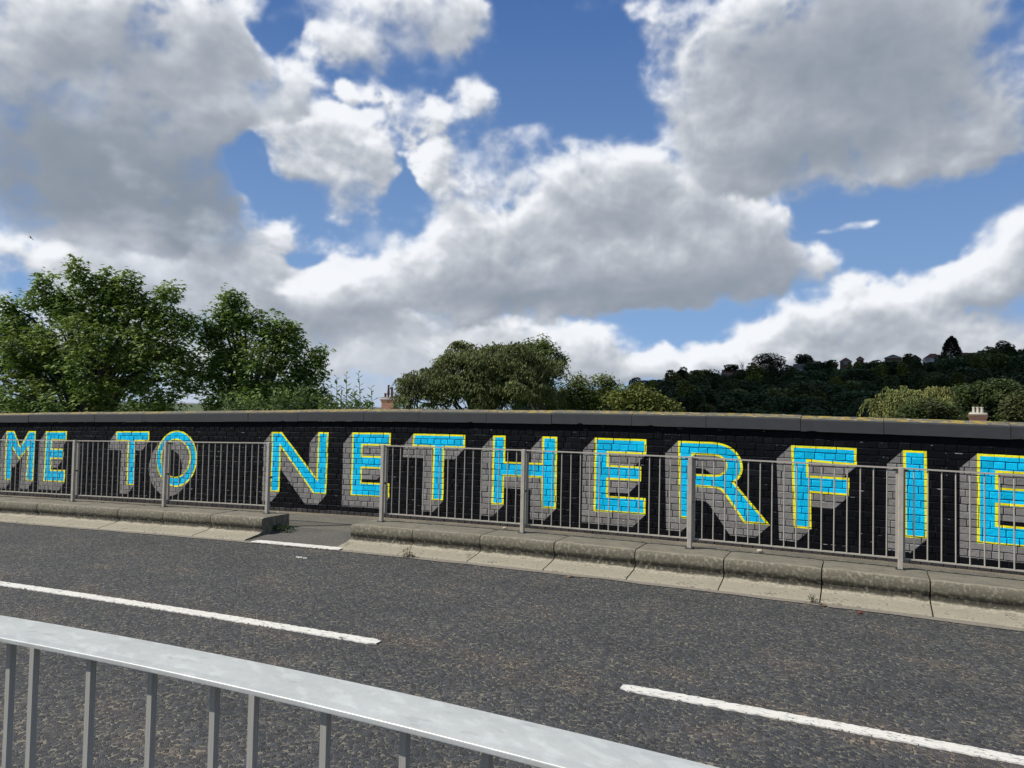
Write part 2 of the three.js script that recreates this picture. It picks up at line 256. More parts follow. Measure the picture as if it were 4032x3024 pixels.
{
  const sec = []; for (let z = KERB_BACK + 0.03; z > WALL_Z - 0.03; z -= 0.06) sec.push([z, FOOTWAY + 0.012 * smooth(z, -9.75, -9.9)]);
  const tone = (x, y, z) => { const n = fbm(x * 2.2, z * 4, 1, 4), d = smooth(n * 0.35 - (z + 9.72) * 2.2, 0.05, 0.45), l = 1 + 0.25 * n; return [l * mix(1.05, 1.45, d), l * mix(1.03, 1.32, d), l * mix(1, 1.1, d)]; };   // sand and litter blown against the wall
  structure('footway', dirtyVertexColors(sweep(sec, X0, X1, 0.12, { wob: (x, z) => [0, 0.004 * fbm(x * 1.5, z * 3, 2, 2)] }), tone), paveMat);
  const s2 = []; for (let i = 0; i <= 14; i++) { const z = mix(KERB_BACK + 0.03, -7.72, i / 14); s2.push([z, mix(FOOTWAY, ROAD + 0.006, smooth(i / 14, 0, 1))]); }
  structure('dropped_crossing', dirtyVertexColors(sweep(s2.reverse(), GAP0 - 0.02, GAP1 + 0.02, 0.1), (x, y, z) => { const n = fbm(x * 2, z * 2, 6, 4); return [0.8 + 0.2 * n, 0.8 + 0.2 * n, 0.84 + 0.2 * n]; }), paveMat);
}
// gutter: a strip of washed-out dust between the asphalt and the kerb
const dustMat = new THREE.MeshStandardMaterial({ map: bytesTexture(512, 512, (u, v, o, x, y) => { const n = fbm(u * 24, v * 24, 2, 5), m = noise(x * 0.6, y * 0.6); const l = 0.19 * (1 + 0.3 * n + 0.22 * m); o[0] = toS(l * 1.12); o[1] = toS(l * 0.99); o[2] = toS(l * 0.83); }, { repeat: [1.2, 1.2] }), roughness: 0.95 });
{
  const pos = [], uv = [], idx = [], n = 700;
  for (let i = 0; i <= n; i++) { const x = mix(X0, X1, i / n), w = 0.085 + 0.075 * fbm(x * 1.9, 3, 0, 5); for (const z of [-7.715, -7.66 + w * 0.6]) { pos.push(x, ROAD + 0.006 + G(x), z); uv.push(x, z); } }
  for (let i = 0; i < n; i++) { const a = i * 2; idx.push(a, a + 2, a + 1, a + 2, a + 3, a + 1); }
  const g = new THREE.BufferGeometry(); g.setAttribute('position', new THREE.Float32BufferAttribute(pos, 3)); g.setAttribute('uv', new THREE.Float32BufferAttribute(uv, 2)); g.setIndex(idx); g.computeVertexNormals();
  structure('gutter', g, dustMat);
}
// painted lines: thin raised thermoplastic with ragged edges and cracks
const paintMap = bytesTexture(1024, 128, (u, v, o, x, y) => {
  const n = fbm(u * 60, v * 8, 1, 4), cr = Math.abs(noise(u * 34 + 0.5 * noise(u * 90, v * 9), v * 3, 7)), pit = noise(u * 150, v * 22, 3), hole = smooth(pit + 0.7 * n, 0.52, 0.6), cut = smooth(cr, 0.03, 0.012) * smooth(n, -0.2, 0.05), l = 0.70 * (1 + 0.1 * n);
  const k = Math.max(hole, cut); o[0] = toS(mix(l, 0.07, k)); o[1] = toS(mix(l * 0.975, 0.065, k)); o[2] = toS(mix(l * 0.9, 0.055, k));
}, { repeat: [1 / 4.4, 1 / 0.12] });
const paintMat = new THREE.MeshStandardMaterial({ map: paintMap, roughness: 0.75 });
function stripe(xa, xb, za, zb, y, seed, shear = 0) {
  const n = Math.round((xb - xa) / 0.012), top = [], bot = [];
  for (let i = 0; i <= n; i++) { const x = mix(xa, xb, i / n), e = Math.min(1, Math.min(x - xa, xb - x) / 0.06); top.push([x, za - 0.016 * fbm(x * 16, seed, 1, 4) + 0.02 * (1 - e)]); bot.push([x + shear * (i / n), zb + 0.018 * fbm(x * 16, seed + 5, 1, 4) - 0.02 * (1 - e)]); }
  const pos = [], uv = [], idx = [];
  const ring = (i) => { const [x, z0] = top[i], [xb2, z1] = bot[i]; for (const [X, dy, z] of [[x, -0.004, z0], [x, 0.004, z0], [xb2, 0.004, z1], [xb2, -0.004, z1]]) { pos.push(X, y + dy + G(X), z); uv.push(X, z); } };
  for (let i = 0; i <= n; i++) ring(i);
  for (let i = 0; i < n; i++) for (let k = 0; k < 3; k++) { const a = i * 4 + k, b = a + 4; idx.push(a, b, a + 1, b, b + 1, a + 1); }
  const g = new THREE.BufferGeometry(); g.setAttribute('position', new THREE.Float32BufferAttribute(pos, 3)); g.setAttribute('uv', new THREE.Float32BufferAttribute(uv, 2)); g.setIndex(idx); const q = toCreasedNormals(g, 0.5); return q;
}
structure('lane_marking', stripe(-9.2, -3.2, -4.815, -4.705, ROAD + 0.004, 1), paintMat);
structure('lane_marking_001', stripe(-1.365, 4.6, -4.775, -4.67, ROAD + 0.004, 2), paintMat);
structure('lane_marking_002', stripe(-17.1, -11.1, -4.83, -4.72, ROAD + 0.004, 3), paintMat);
structure('crossing_line', stripe(-7.12, -5.76, -7.77, -7.62, ROAD + 0.016, 4, 0.02), paintMat);
structure('paint_remnant', joined([stripe(-5.93, -5.84, -7.12, -7.07, ROAD + 0.004, 9), stripe(-5.83, -5.76, -7.10, -7.06, ROAD + 0.004, 11)]), paintMat);

// kerbs of precast blocks, an S-shaped face running out to a sloping apron
const concreteMap = bytesTexture(2048, 512, (u, v, o, x, y) => {   // u: 3.68 m along, v: 1.2 m over the section from the back of the top to the toe
  const s = v * 1.2, X = u * 3.68, n = fbm(X * 5, s * 7, 3, 5), f = fbm(X * 30, s * 26, 9, 4), g = noise(x * 0.5, y * 0.5, 4), streak = fbm(X * 26, s * 16, 12, 4);
  let L = 0.285 * (1 + 0.22 * n + 0.14 * f + 0.12 * g), R = 1.07, B = 0.74;
  // grime of the upright face: soot and algae in ragged blotches, heaviest in the hollow under the bulge
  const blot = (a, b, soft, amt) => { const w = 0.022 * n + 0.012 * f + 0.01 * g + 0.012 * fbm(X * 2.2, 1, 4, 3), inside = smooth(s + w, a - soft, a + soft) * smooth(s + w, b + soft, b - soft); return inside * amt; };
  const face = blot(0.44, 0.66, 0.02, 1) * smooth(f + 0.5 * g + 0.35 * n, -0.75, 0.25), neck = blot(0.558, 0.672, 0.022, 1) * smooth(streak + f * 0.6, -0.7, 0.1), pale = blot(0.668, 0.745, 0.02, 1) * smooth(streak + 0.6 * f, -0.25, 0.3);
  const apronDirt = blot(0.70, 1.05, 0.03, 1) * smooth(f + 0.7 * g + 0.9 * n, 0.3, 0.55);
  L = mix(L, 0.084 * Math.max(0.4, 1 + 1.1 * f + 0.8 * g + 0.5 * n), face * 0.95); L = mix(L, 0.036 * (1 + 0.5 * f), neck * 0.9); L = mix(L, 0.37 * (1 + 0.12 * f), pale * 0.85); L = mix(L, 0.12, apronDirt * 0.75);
  const top = smooth(s + 0.02 * n, 0.45, 0.40); L = mix(L, 0.145 * (1 + 0.3 * n + 0.35 * fbm(X * 4, s * 40, 6, 4) + 0.2 * f), top * 0.9);
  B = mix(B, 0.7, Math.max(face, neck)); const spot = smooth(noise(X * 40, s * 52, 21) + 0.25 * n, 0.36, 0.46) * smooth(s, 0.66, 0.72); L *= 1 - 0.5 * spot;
  o[0] = toS(L * R); o[1] = toS(L * 0.97); o[2] = toS(L * B);
}, { repeat: [1 / 3.68, 1 / 1.2] });
const concreteBump = bytesTexture(512, 512, (u, v, o, x, y) => { const n = tile(u, v, 40) * 0.5 + tile(u, v, 90, 3) * 0.4 + noise(x * 0.7, y * 0.7) * 0.4, pit = smooth(tile(u, v, 60, 8), 0.35, 0.5); o[0] = o[1] = o[2] = 0.6 + 0.4 * n - 0.5 * pit; }, { srgb: false, repeat: [2, 2] });
const concreteMat = new THREE.MeshStandardMaterial({ map: concreteMap, bumpMap: concreteBump, bumpScale: 0.004, roughness: 0.92 });
const KERB = [[-8.57, -0.42], [-8.57, -0.012], [-8.56, 0], [-8.28, 0.002], [-8.09, 0], [-8.055, -0.003], [-8.034, -0.011], [-8.022, -0.026], [-8.018, -0.055], [-8.018, -0.085], [-8.026, -0.115], [-8.043, -0.14], [-8.05, -0.16], [-8.045, -0.178], [-8.02, -0.192], [-7.97, -0.208], [-7.90, -0.220], [-7.80, -0.236], [-7.72, -0.248], [-7.708, -0.258], [-7.706, -0.42]];
function kerbRun(name, xs, seed) {
  const grp = new THREE.Group(); grp.name = name; grp.userData.kind = 'structure'; scene.add(grp); bases.set(grp, new THREE.Vector3());
  const r = rng(seed);
  for (let i = 0; i < xs.length - 1; i++) {
    const a = xs[i] + 0.006, b = xs[i + 1] - 0.006, dy = (r() - 0.5) * 0.006, dz = (r() - 0.5) * 0.008, off = r() * 3;
    const g = sweep(KERB, a, b, 0.06, { closed: true, caps: true, wob: (x, z, y, j) => { const e = Math.min(x - a, b - x), rd = e < 0.02 ? 0.006 * (1 - e / 0.02) : 0, n = 0.004 * fbm(x * 6, z * 6, y * 9 + seed, 3); return [dz + (z > -8.2 ? n - rd : 0), dy - (y > -0.1 ? rd : 0) + (y > -0.3 ? n * 0.8 : 0), 0]; } });
    const uv = g.attributes.uv, lead = 0.408 + 0.0156 + 0.07; for (let k = 0; k < uv.count; k++) uv.setXY(k, uv.getX(k) + off, Math.max(0.002, uv.getY(k) - lead));
    part('kerb_block' + (i ? '_' + String(i).padStart(3, '0') : ''), toCreasedNormals(g, 0.7), concreteMat, grp);
  }
  return grp;
}
{
  const left = [], right = []; for (let i = 0; i < 24; i++) left.unshift(-7.3 - 0.92 * i); for (let i = 0; i < 22; i++) right.push(-5.88 + 0.92 * i);
  kerbRun('kerb', left, 11); kerbRun('kerb_001', right, 12);
}
// near side of the road: the footway and kerb where the viewer stands
structure('near_footway', dirtyVertexColors(sweep([[3.4, 0], [-1.3, 0]], X0, X1, 0.5), () => [1, 1, 1]), paveMat);
structure('near_kerb', sweep([[-1.3, 0.004], [-1.6, 0.0], [-1.66, -0.05], [-1.64, -0.16], [-1.9, -0.225], [-1.92, -0.3]], X0, X1, 0.5), concreteMat);
const masonry = new THREE.MeshStandardMaterial({ color: new THREE.Color(0.09, 0.055, 0.04), roughness: 0.9 });
structure('bridge_deck', sweep([[3.5, -0.02], [3.5, -7.5], [-10.24, -7.5], [-10.24, -0.3], [-8.4, -0.3], [-7, -0.35], [-2, -0.35], [-1.5, -0.03]].reverse(), X0, X1, 1, { closed: true, caps: true }), masonry);

// ---------------------------------------------------------------- the painted brick wall
const ROW = 0.0818, ROWS = 18, TOP = 1.272, STRETCH = 0.228;
const rowY = (r) => TOP - r * ROW;
// letters as outlines in (metres along the wall, brick courses below the coping)
const A = 2.05, Z = 14.05;
const E_ = (x, b = 0) => [[[x, A], [x + 0.71, A], [x + 0.71, 4.45], [x + 0.2, 4.45], [x + 0.2, 6.42], [x + 0.645, 6.42], [x + 0.645, 8.75], [x + 0.2, 8.75], [x + 0.2, 11.4], [x + 0.71, 11.4], [x + 0.71, Z], [x, Z]]];
const oval = (cx, cy, rx, ry) => [...Array(48).keys()].map((k) => { const a = k / 48 * Math.PI * 2; return [cx + rx * Math.cos(a), cy + ry * Math.sin(a)]; });
const curve = (p0, p1, p2, p3, n = 10) => [...Array(n + 1).keys()].map((k) => { const t = k / n, s = 1 - t; return [0, 1].map((c) => s * s * s * p0[c] + 3 * s * s * t * p1[c] + 3 * s * t * t * p2[c] + t * t * t * p3[c]); });
const LETTERS = [
  oval(-17.55, 8, 0.5, 6.05) && [oval(-17.55, 8.05, 0.52, 6.05), oval(-17.55, 8.0, 0.33, 4.0)],
  [[[-15.71, A], [-15.47, A], [-15.26, 5.7], [-15.02, A], [-14.80, A], [-14.83, Z], [-15.05, Z], [-15.03, 6.25], [-15.275, 9.0], [-15.49, 6.25], [-15.5, Z], [-15.72, Z]]],
  [[[-14.5, A], [-13.89, A], [-13.89, 4.25], [-14.31, 4.15], [-14.31, 6.15], [-13.96, 6.15], [-13.97, 8.6], [-14.31, 8.55], [-14.31, 11.15], [-13.9, 11.1], [-13.9, 13.95], [-14.52, 14.0]]],
  [[[-12.53, A - 0.05], [-11.68, A - 0.1], [-11.68, 4.15], [-12.02, 4.15], [-12.02, 13.95], [-12.22, 13.95], [-12.22, 4.2], [-12.54, 4.15]]],
  [oval(-10.995, 7.85, 0.495, 6.05), oval(-11.015, 7.8, 0.335, 3.95)],
  [[[-8.86, A], [-8.65, A], [-7.92, 10.9], [-7.91, A], [-7.71, A], [-7.715, Z], [-7.97, Z], [-8.66, 5.15], [-8.66, 13.95], [-8.86, Z]]],
  E_(-7.25),
  [[[-6.14, 2.1], [-5.26, 2.15], [-5.26, 4.5], [-5.6, 4.5], [-5.6, Z], [-5.8, Z], [-5.79, 4.45], [-6.15, 4.4]]],
  [[[-4.81, 2.15], [-4.615, 2.1], [-4.61, 6.6], [-4.05, 6.6], [-4.05, 2.1], [-3.83, 2.1], [-3.825, 14.1], [-4.045, 14.1], [-4.05, 9.1], [-4.625, 9.1], [-4.62, Z], [-4.815, 14.1]]],
  E_(-3.29),
  [[[-2.17, 2.1], ...curve([-1.74, 2.08], [-1.5, 2.1], [-1.365, 3.7], [-1.36, 5.9]), ...curve([-1.36, 6.1], [-1.37, 7.1], [-1.42, 7.8], [-1.46, 8.1], 4), [-1.03, 14.1], [-1.34, 14.1], ...curve([-1.585, 9.9], [-1.62, 9.2], [-1.66, 9.1], [-1.76, 9.1], 5), [-1.945, 9.1], [-1.94, 14.1], [-2.14, 14.1]], [[-1.97, 4.15], ...curve([-1.74, 4.15], [-1.62, 4.2], [-1.575, 4.8], [-1.575, 5.7]), ...curve([-1.575, 5.8], [-1.58, 6.7], [-1.63, 7.1], [-1.72, 7.1], 6), [-1.955, 7.1]]],
  [[[-0.8, 2.1], [-0.075, 2.1], [-0.07, 4.6], [-0.6, 4.35], [-0.595, 6.4], [-0.15, 6.4], [-0.15, 9.0], [-0.57, 8.9], [-0.56, 14.15], [-0.76, 14.15]]],
  [[[0.41, A], [0.65, A], [0.665, 14.1], [0.425, 14.15]]],
  E_(1.14),
  [[[2.35, A], [2.56, A], [2.56, 11.4], [3.0, 11.4], [3.0, Z], [2.35, Z]]],
  [[[3.45, A], ...curve([3.75, A], [4.2, 2.1], [4.35, 5], [4.35, 8]), ...curve([4.35, 8.1], [4.35, 11], [4.2, 14], [3.75, Z]), [3.45, Z]], [[3.66, 4.5], ...curve([3.75, 4.5], [4.0, 4.6], [4.13, 6], [4.13, 8]), ...curve([4.13, 8.1], [4.13, 10], [4.0, 11.5], [3.75, 11.5]), [3.66, 11.5]]],
];
const TILE = 5.4, T0 = -24.2, TILES = 6, PAD = 0.16;   // six sheets of paint along the wall
const bricks = [];   // { x, w, r }
{
  const r = rng(21);
  for (let row = 0; row < ROWS; row++) {
    const head = row % 2 === 1, pitch = head ? STRETCH / 2 : STRETCH; let x = X0 + ((head ? 0.057 : 0) + (row % 4 === 2 ? STRETCH / 2 : 0)) - ((X0 + 6.985) % STRETCH);
    while (x < X1 - 0.3) { const w = pitch * (1 + (r() - 0.5) * 0.09); bricks.push({ x, w, r: row, tone: r(), push: r(), lift: r() }); x += w + (pitch - w) * 0.5; }
  }
}
function paintSheet(k) {
  const W = 2048, H = 640, xa = T0 + k * TILE - PAD, span = TILE + 2 * PAD, cv = document.createElement('canvas'); cv.width = W; cv.height = H;
  const c = cv.getContext('2d'), sx = W / span, sy = H / (ROWS + 0.6), X = (x) => (x - xa) * sx, Y = (r) => (r + 0.3) * sy;
  c.fillStyle = 'rgb(9,10,15)'; c.fillRect(0, 0, W, H);
  const trace = (L, dx, dr) => { c.beginPath(); for (const ring of L) { ring.forEach(([x, r], i) => i ? c.lineTo(X(x + dx), Y(r + dr)) : c.moveTo(X(x + dx), Y(r + dr))); c.closePath(); } };
  const near = LETTERS.filter((L) => L[0].some(([x]) => x > xa - 1.2 && x < xa + span + 1.2));
  const r = rng(100 + k);
  // grey extruded sides, down and to the left
  for (const L of near) { c.fillStyle = 'rgb(130,127,124)'; for (let i = 0; i <= 48; i++) { trace(L, -0.165 * i / 48, 2.05 * i / 48); c.fill('evenodd'); } }
  for (const L of near) {
    c.save(); trace(L, 0, 0); c.fillStyle = 'rgb(8,194,240)'; c.fill('evenodd'); c.clip('evenodd');
    c.strokeStyle = 'rgb(255,238,28)'; c.lineWidth = 2 * 0.029 * sx; c.lineJoin = 'miter'; for (const ring of L) { trace([ring], 0, 0); c.save(); c.stroke(); c.restore(); } c.restore();
  }
  // bottom course left bare: dark grey, with the paint ending unevenly
  c.fillStyle = 'rgb(62,60,60)'; c.beginPath(); c.moveTo(0, H); for (let i = 0; i <= 200; i++) c.lineTo(i / 200 * W, Y(17.02 + 0.1 * fbm((xa + i / 200 * span) * 3, 1, 2, 3))); c.lineTo(W, H); c.fill();
  // each brick took the paint a little differently
  for (const b of bricks) { if (b.x > xa + span || b.x + b.w < xa) continue; const t = b.tone; c.fillStyle = t < 0.5 ? `rgba(0,0,0,${(0.5 - t) * 0.22})` : `rgba(255,255,255,${(t - 0.5) * (b.tone * 97 % 1) * 0.10})`; c.fillRect(X(b.x), Y(b.r), b.w * sx, sy); }
  // joint highlights painted as thin pale lines on course tops, then chips of dry paint
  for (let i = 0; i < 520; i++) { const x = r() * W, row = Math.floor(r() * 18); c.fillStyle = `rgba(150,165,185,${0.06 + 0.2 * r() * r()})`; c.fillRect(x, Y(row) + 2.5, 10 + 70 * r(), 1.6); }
  for (let i = 0; i < 150; i++) { const x = r() * W, row = Math.floor(r() * 17), h = r(); c.fillStyle = `rgba(${180 + 60 * h},${180 + 60 * h},${180 + 50 * h},${0.25 + 0.5 * r()})`; c.fillRect(x, Y(row) + 3 + 4 * r(), 3 + 26 * r() * r(), 1.5 + 2 * r()); }
  const im = c.getImageData(0, 0, W, H), d = im.data;
  for (let y = 0; y < H; y++) for (let x = 0; x < W; x++) { const o = (y * W + x) * 4, g = 1 + 0.10 * noise(x * 0.35, y * 0.35, k) + 0.13 * noise(x * 0.06, y * 0.08, k + 3) + 0.13 * noise(x * 0.03, y * 0.45, k + 9); for (let q = 0; q < 3; q++) d[o + q] = Math.min(255, d[o + q] * g); }
  c.putImageData(im, 0, 0);
  const t = new THREE.CanvasTexture(cv); t.colorSpace = THREE.SRGBColorSpace; t.wrapS = t.wrapT = THREE.ClampToEdgeWrapping; t.anisotropy = 8; return t;
}
const brickBump = bytesTexture(512, 256, (u, v, o, x, y) => { const n = tile(u, v, 30, 2), f = noise(x * 0.45, y * 0.45, 6), p = smooth(tile(u, v, 44, 5), 0.3, 0.5); o[0] = o[1] = o[2] = 0.5 + 0.35 * n + 0.2 * f - 0.3 * p; }, { srgb: false, repeat: [9, 3] });
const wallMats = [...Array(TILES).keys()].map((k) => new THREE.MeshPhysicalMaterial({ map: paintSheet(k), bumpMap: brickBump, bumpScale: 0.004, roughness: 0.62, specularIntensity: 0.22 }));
const mortarMat = new THREE.MeshStandardMaterial({ color: new THREE.Color(0.011, 0.011, 0.013), roughness: 0.8 });
const bareBrick = new THREE.MeshStandardMaterial({ color: new THREE.Color(0.012, 0.012, 0.015), roughness: 0.6, bumpMap: brickBump, bumpScale: 0.004 });
const tileOf = (x) => Math.floor((x - T0) / TILE);
const brickRand = rng(77);
function brickGeometry(b) {   // front face with a worn chamfer round it, sides running back into the mortar
  const k = tileOf(b.x + b.w / 2), xa = T0 + k * TILE - PAD, span = TILE + 2 * PAD, gap = 0.0042, x0 = b.x + gap, x1 = b.x + b.w - gap + 0.002, y1 = rowY(b.r) - gap * 0.9 + (b.lift - 0.5) * 0.005, y0 = rowY(b.r + 1) + gap * 0.9 + (b.lift - 0.5) * 0.005;
  const zf = WALL_Z + 0.001 + (b.push - 0.5) * 0.009, zb = WALL_Z - 0.022, q = 0.0045, j = () => (brickRand() - 0.5) * 0.005;
  const F = [[x0 + q + j(), y0 + q + j(), zf + j() * 0.7], [x1 - q + j(), y0 + q + j(), zf + j() * 0.7], [x1 - q + j(), y1 - q + j(), zf + j() * 0.7], [x0 + q + j(), y1 - q + j(), zf + j() * 0.7]];
  const M = [[x0, y0, zf - 0.005], [x1, y0, zf - 0.005], [x1, y1, zf - 0.005], [x0, y1, zf - 0.005]], B = M.map(([x, y]) => [x, y, zb]);
  const pos = [], uv = [], tri = (a, c, d) => { for (const p of [a, c, d]) { pos.push(p[0], p[1] + G(p[0]), p[2]); uv.push((p[0] - xa) / span, 1 - ((TOP - p[1]) / ROW + 0.3) / (ROWS + 0.6)); } };
  tri(F[0], F[1], F[2]); tri(F[0], F[2], F[3]);
  for (let i = 0; i < 4; i++) { const n = (i + 1) % 4; tri(M[i], M[n], F[n]); tri(M[i], F[n], F[i]); tri(B[i], B[n], M[n]); tri(B[i], M[n], M[i]); }
  const g = new THREE.BufferGeometry(); g.setAttribute('position', new THREE.Float32BufferAttribute(pos, 3)); g.setAttribute('uv', new THREE.Float32BufferAttribute(uv, 2)); g.computeVertexNormals(); return g;
}
{
  const wall = thing('bridge_wall', 'long black painted brick bridge wall with big blue and yellow lettering', 'wall', [-6, 0, WALL_Z - 0.15]);
  part('wall_core', sweep([[WALL_Z - 0.0095, TOP + 0.004], [WALL_Z - 0.0095, -0.42], [WALL_Z - 0.33, -0.42], [WALL_Z - 0.33, TOP + 0.004]], X0, X1, 0.4, { closed: true, caps: true }), mortarMat, wall);
  // pointing: mural colours darkened, standing for both thin paint and shade in the joints
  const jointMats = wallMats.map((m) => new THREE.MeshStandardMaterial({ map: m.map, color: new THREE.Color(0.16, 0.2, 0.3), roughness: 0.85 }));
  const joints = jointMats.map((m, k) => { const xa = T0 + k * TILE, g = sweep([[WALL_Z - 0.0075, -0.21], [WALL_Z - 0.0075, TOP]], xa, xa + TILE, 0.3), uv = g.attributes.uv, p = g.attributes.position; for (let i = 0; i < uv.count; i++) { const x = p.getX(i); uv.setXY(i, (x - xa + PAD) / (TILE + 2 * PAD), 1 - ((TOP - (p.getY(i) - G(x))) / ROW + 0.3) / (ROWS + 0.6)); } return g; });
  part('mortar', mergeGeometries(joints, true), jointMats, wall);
  const inView = (b) => b.x > -16.4 && b.x + b.w < 1.95;
  const dist = (b) => Math.hypot(b.x + 3.7, 8.2) * 1 + (b.x + 3.7) * -0.42;   // nearer bricks, towards the right, show larger
  const size = (b) => { const x = b.x + b.w / 2, zc = 0.416 * -x + 0.909 * 9.9; return b.w / (zc * zc); };
  const front = new Set(bricks.filter(inView).sort((a, b) => size(b) - size(a)).slice(0, 300));
  const rest = [...Array(TILES + 1)].map(() => []);
  for (const b of bricks) {
    const k = tileOf(b.x + b.w / 2), g = brickGeometry(b);
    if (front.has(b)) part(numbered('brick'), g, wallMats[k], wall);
    else rest[k >= 0 && k < TILES ? k : TILES].push(g);
  }
  const lists = rest.map((l) => l.length ? mergeGeometries(l) : null), used = lists.map((g, i) => [g, i]).filter(([g]) => g);
  const all = mergeGeometries(used.map(([g]) => g), true);
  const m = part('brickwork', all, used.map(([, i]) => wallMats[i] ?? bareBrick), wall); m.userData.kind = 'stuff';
  // coping stones: painted dark grey in front, bare and lichen-spotted on the sloping top
  const copeMap = bytesTexture(2048, 256, (u, v, o, x, y) => {   // v 0.. front foot, up the face, over the top; 0.6 m
    const X = u * 6, s = v * 0.6, n = fbm(X * 6, s * 9, 4, 4), f = fbm(X * 26, s * 34, 2, 4), g = noise(x * 0.6, y * 0.6, 2), top = smooth(s + 0.006 * n, 0.172, 0.178);
    let L = mix(0.036 * (1 + 0.14 * n + 0.1 * f), 0.12 * (1 + 0.35 * n + 0.3 * f + 0.15 * g), top); let R = mix(0.95, 1.08, top), Gc = 1, B = mix(1.1, 0.72, top);
    const lich = smooth(fbm(X * 9, s * 16, 31, 4) + 0.7 * fbm(X * 0.9, 1, 5, 2), 0.1, 0.22) * top; L = mix(L, 0.27 * (1 + 0.4 * f), lich); R = mix(R, 1.15, lich); Gc = mix(Gc, 0.82, lich); B = mix(B, 0.15, lich);
    const pale = smooth(fbm(X * 14, s * 20, 51, 3), 0.42, 0.5) * top; L = mix(L, 0.42, pale); R = mix(R, 1, pale); Gc = mix(Gc, 1, pale); B = mix(B, 0.9, pale);
    o[0] = toS(L * R); o[1] = toS(L * Gc); o[2] = toS(L * B);
  }, { repeat: [1 / 6, 1 / 0.6] });
  const copeMat = new THREE.MeshStandardMaterial({ map: copeMap, bumpMap: concreteBump, bumpScale: 0.003, roughness: 0.85 });
  const J = [-14.97, -13.95, -13.07, -11.82, -10.86, -9.33, -8.29, -7.01, -6.02, -4.9, -3.9, -2.77, -1.81, -0.69, 0.21, 1.45]; while (J[0] > X0 + 1) J.unshift(J[0] - 1 - 0.3 * ((J.length * 0.37) % 1)); while (J[J.length - 1] < X1 - 1) J.push(J[J.length - 1] + 0.95 + 0.35 * ((J.length * 0.37) % 1));
  const zf = WALL_Z + 0.055, cr = rng(5);
  for (let i = 0; i < J.length - 1; i++) {
    const a = J[i] + 0.003, b = J[i + 1] - 0.003, dy = (cr() - 0.5) * 0.008, dz = (cr() - 0.5) * 0.008, off = cr() * 5, nick = cr() < 0.4 ? a + (b - a) * cr() : -99;
    const sec = [[zf, 1.28], [zf, 1.412], [zf - 0.008, 1.424], [zf - 0.2, 1.468], [zf - 0.40, 1.43], [zf - 0.41, 1.28]];
    const g = sweep(sec, a, b, 0.05, { closed: true, caps: true, wob: (x, z, y) => { const w = 0.0025 * fbm(x * 9, y * 20, i, 3), bite = Math.max(0, 1 - Math.abs(x - nick) / 0.05) * 0.018; return [dz + w - (y < 1.29 && z > zf - 0.1 ? bite * 0.5 : 0), dy + w + (y < 1.29 && z > zf - 0.1 ? bite : 0), 0]; } });
    const uv = g.attributes.uv; for (let k = 0; k < uv.count; k++) uv.setX(k, uv.getX(k) + off);
    part(numbered('coping_stone'), toCreasedNormals(g, 0.4), copeMat, wall);
  }
}

// ---------------------------------------------------------------- guard rails on the far kerb
const galvMap = (base, amt, seed, warm = 0) => bytesTexture(512, 512, (u, v, o, x, y) => { const n = fbm(u * 10, v * 10, seed, 4), f = noise(x * 0.5, y * 0.5, seed), p = fbm(u * 26, v * 5, seed + 3, 3), rust = warm * smooth(n + 0.4 * p, 0.1, 0.8), L = base * (1 + amt * n + 0.3 * amt * f + 0.4 * amt * p); o[0] = toS(L * (1.06 + 0.07 * rust)); o[1] = toS(L * (0.98 - 0.03 * rust)); o[2] = toS(L * (0.84 - 0.12 * rust)); });
const fenceMat = new THREE.MeshStandardMaterial({ map: galvMap(0.36, 0.24, 3, 1.3), roughness: 0.65, metalness: 0.1 });
const boltMat = new THREE.MeshStandardMaterial({ color: new THREE.Color(0.02, 0.02, 0.022), roughness: 0.6 });
const slopeAt = (x) => Math.atan((G(x + 0.2) - G(x - 0.2)) / 0.4);
const POST = chamferBox(0.046, 0.995, 0.046, 0.004), STILE = new THREE.BoxGeometry(0.04, 0.88, 0.01), BAR = new THREE.CylinderGeometry(0.0068, 0.0068, 0.868, 8), BOLT = new THREE.CylinderGeometry(0.012, 0.012, 0.07, 8).rotateX(Math.PI / 2), PLATE = chamferBox(0.12, 0.012, 0.1, 0.003), CLIP = new THREE.BoxGeometry(0.03, 0.02, 0.03);
const wob = rng(61);
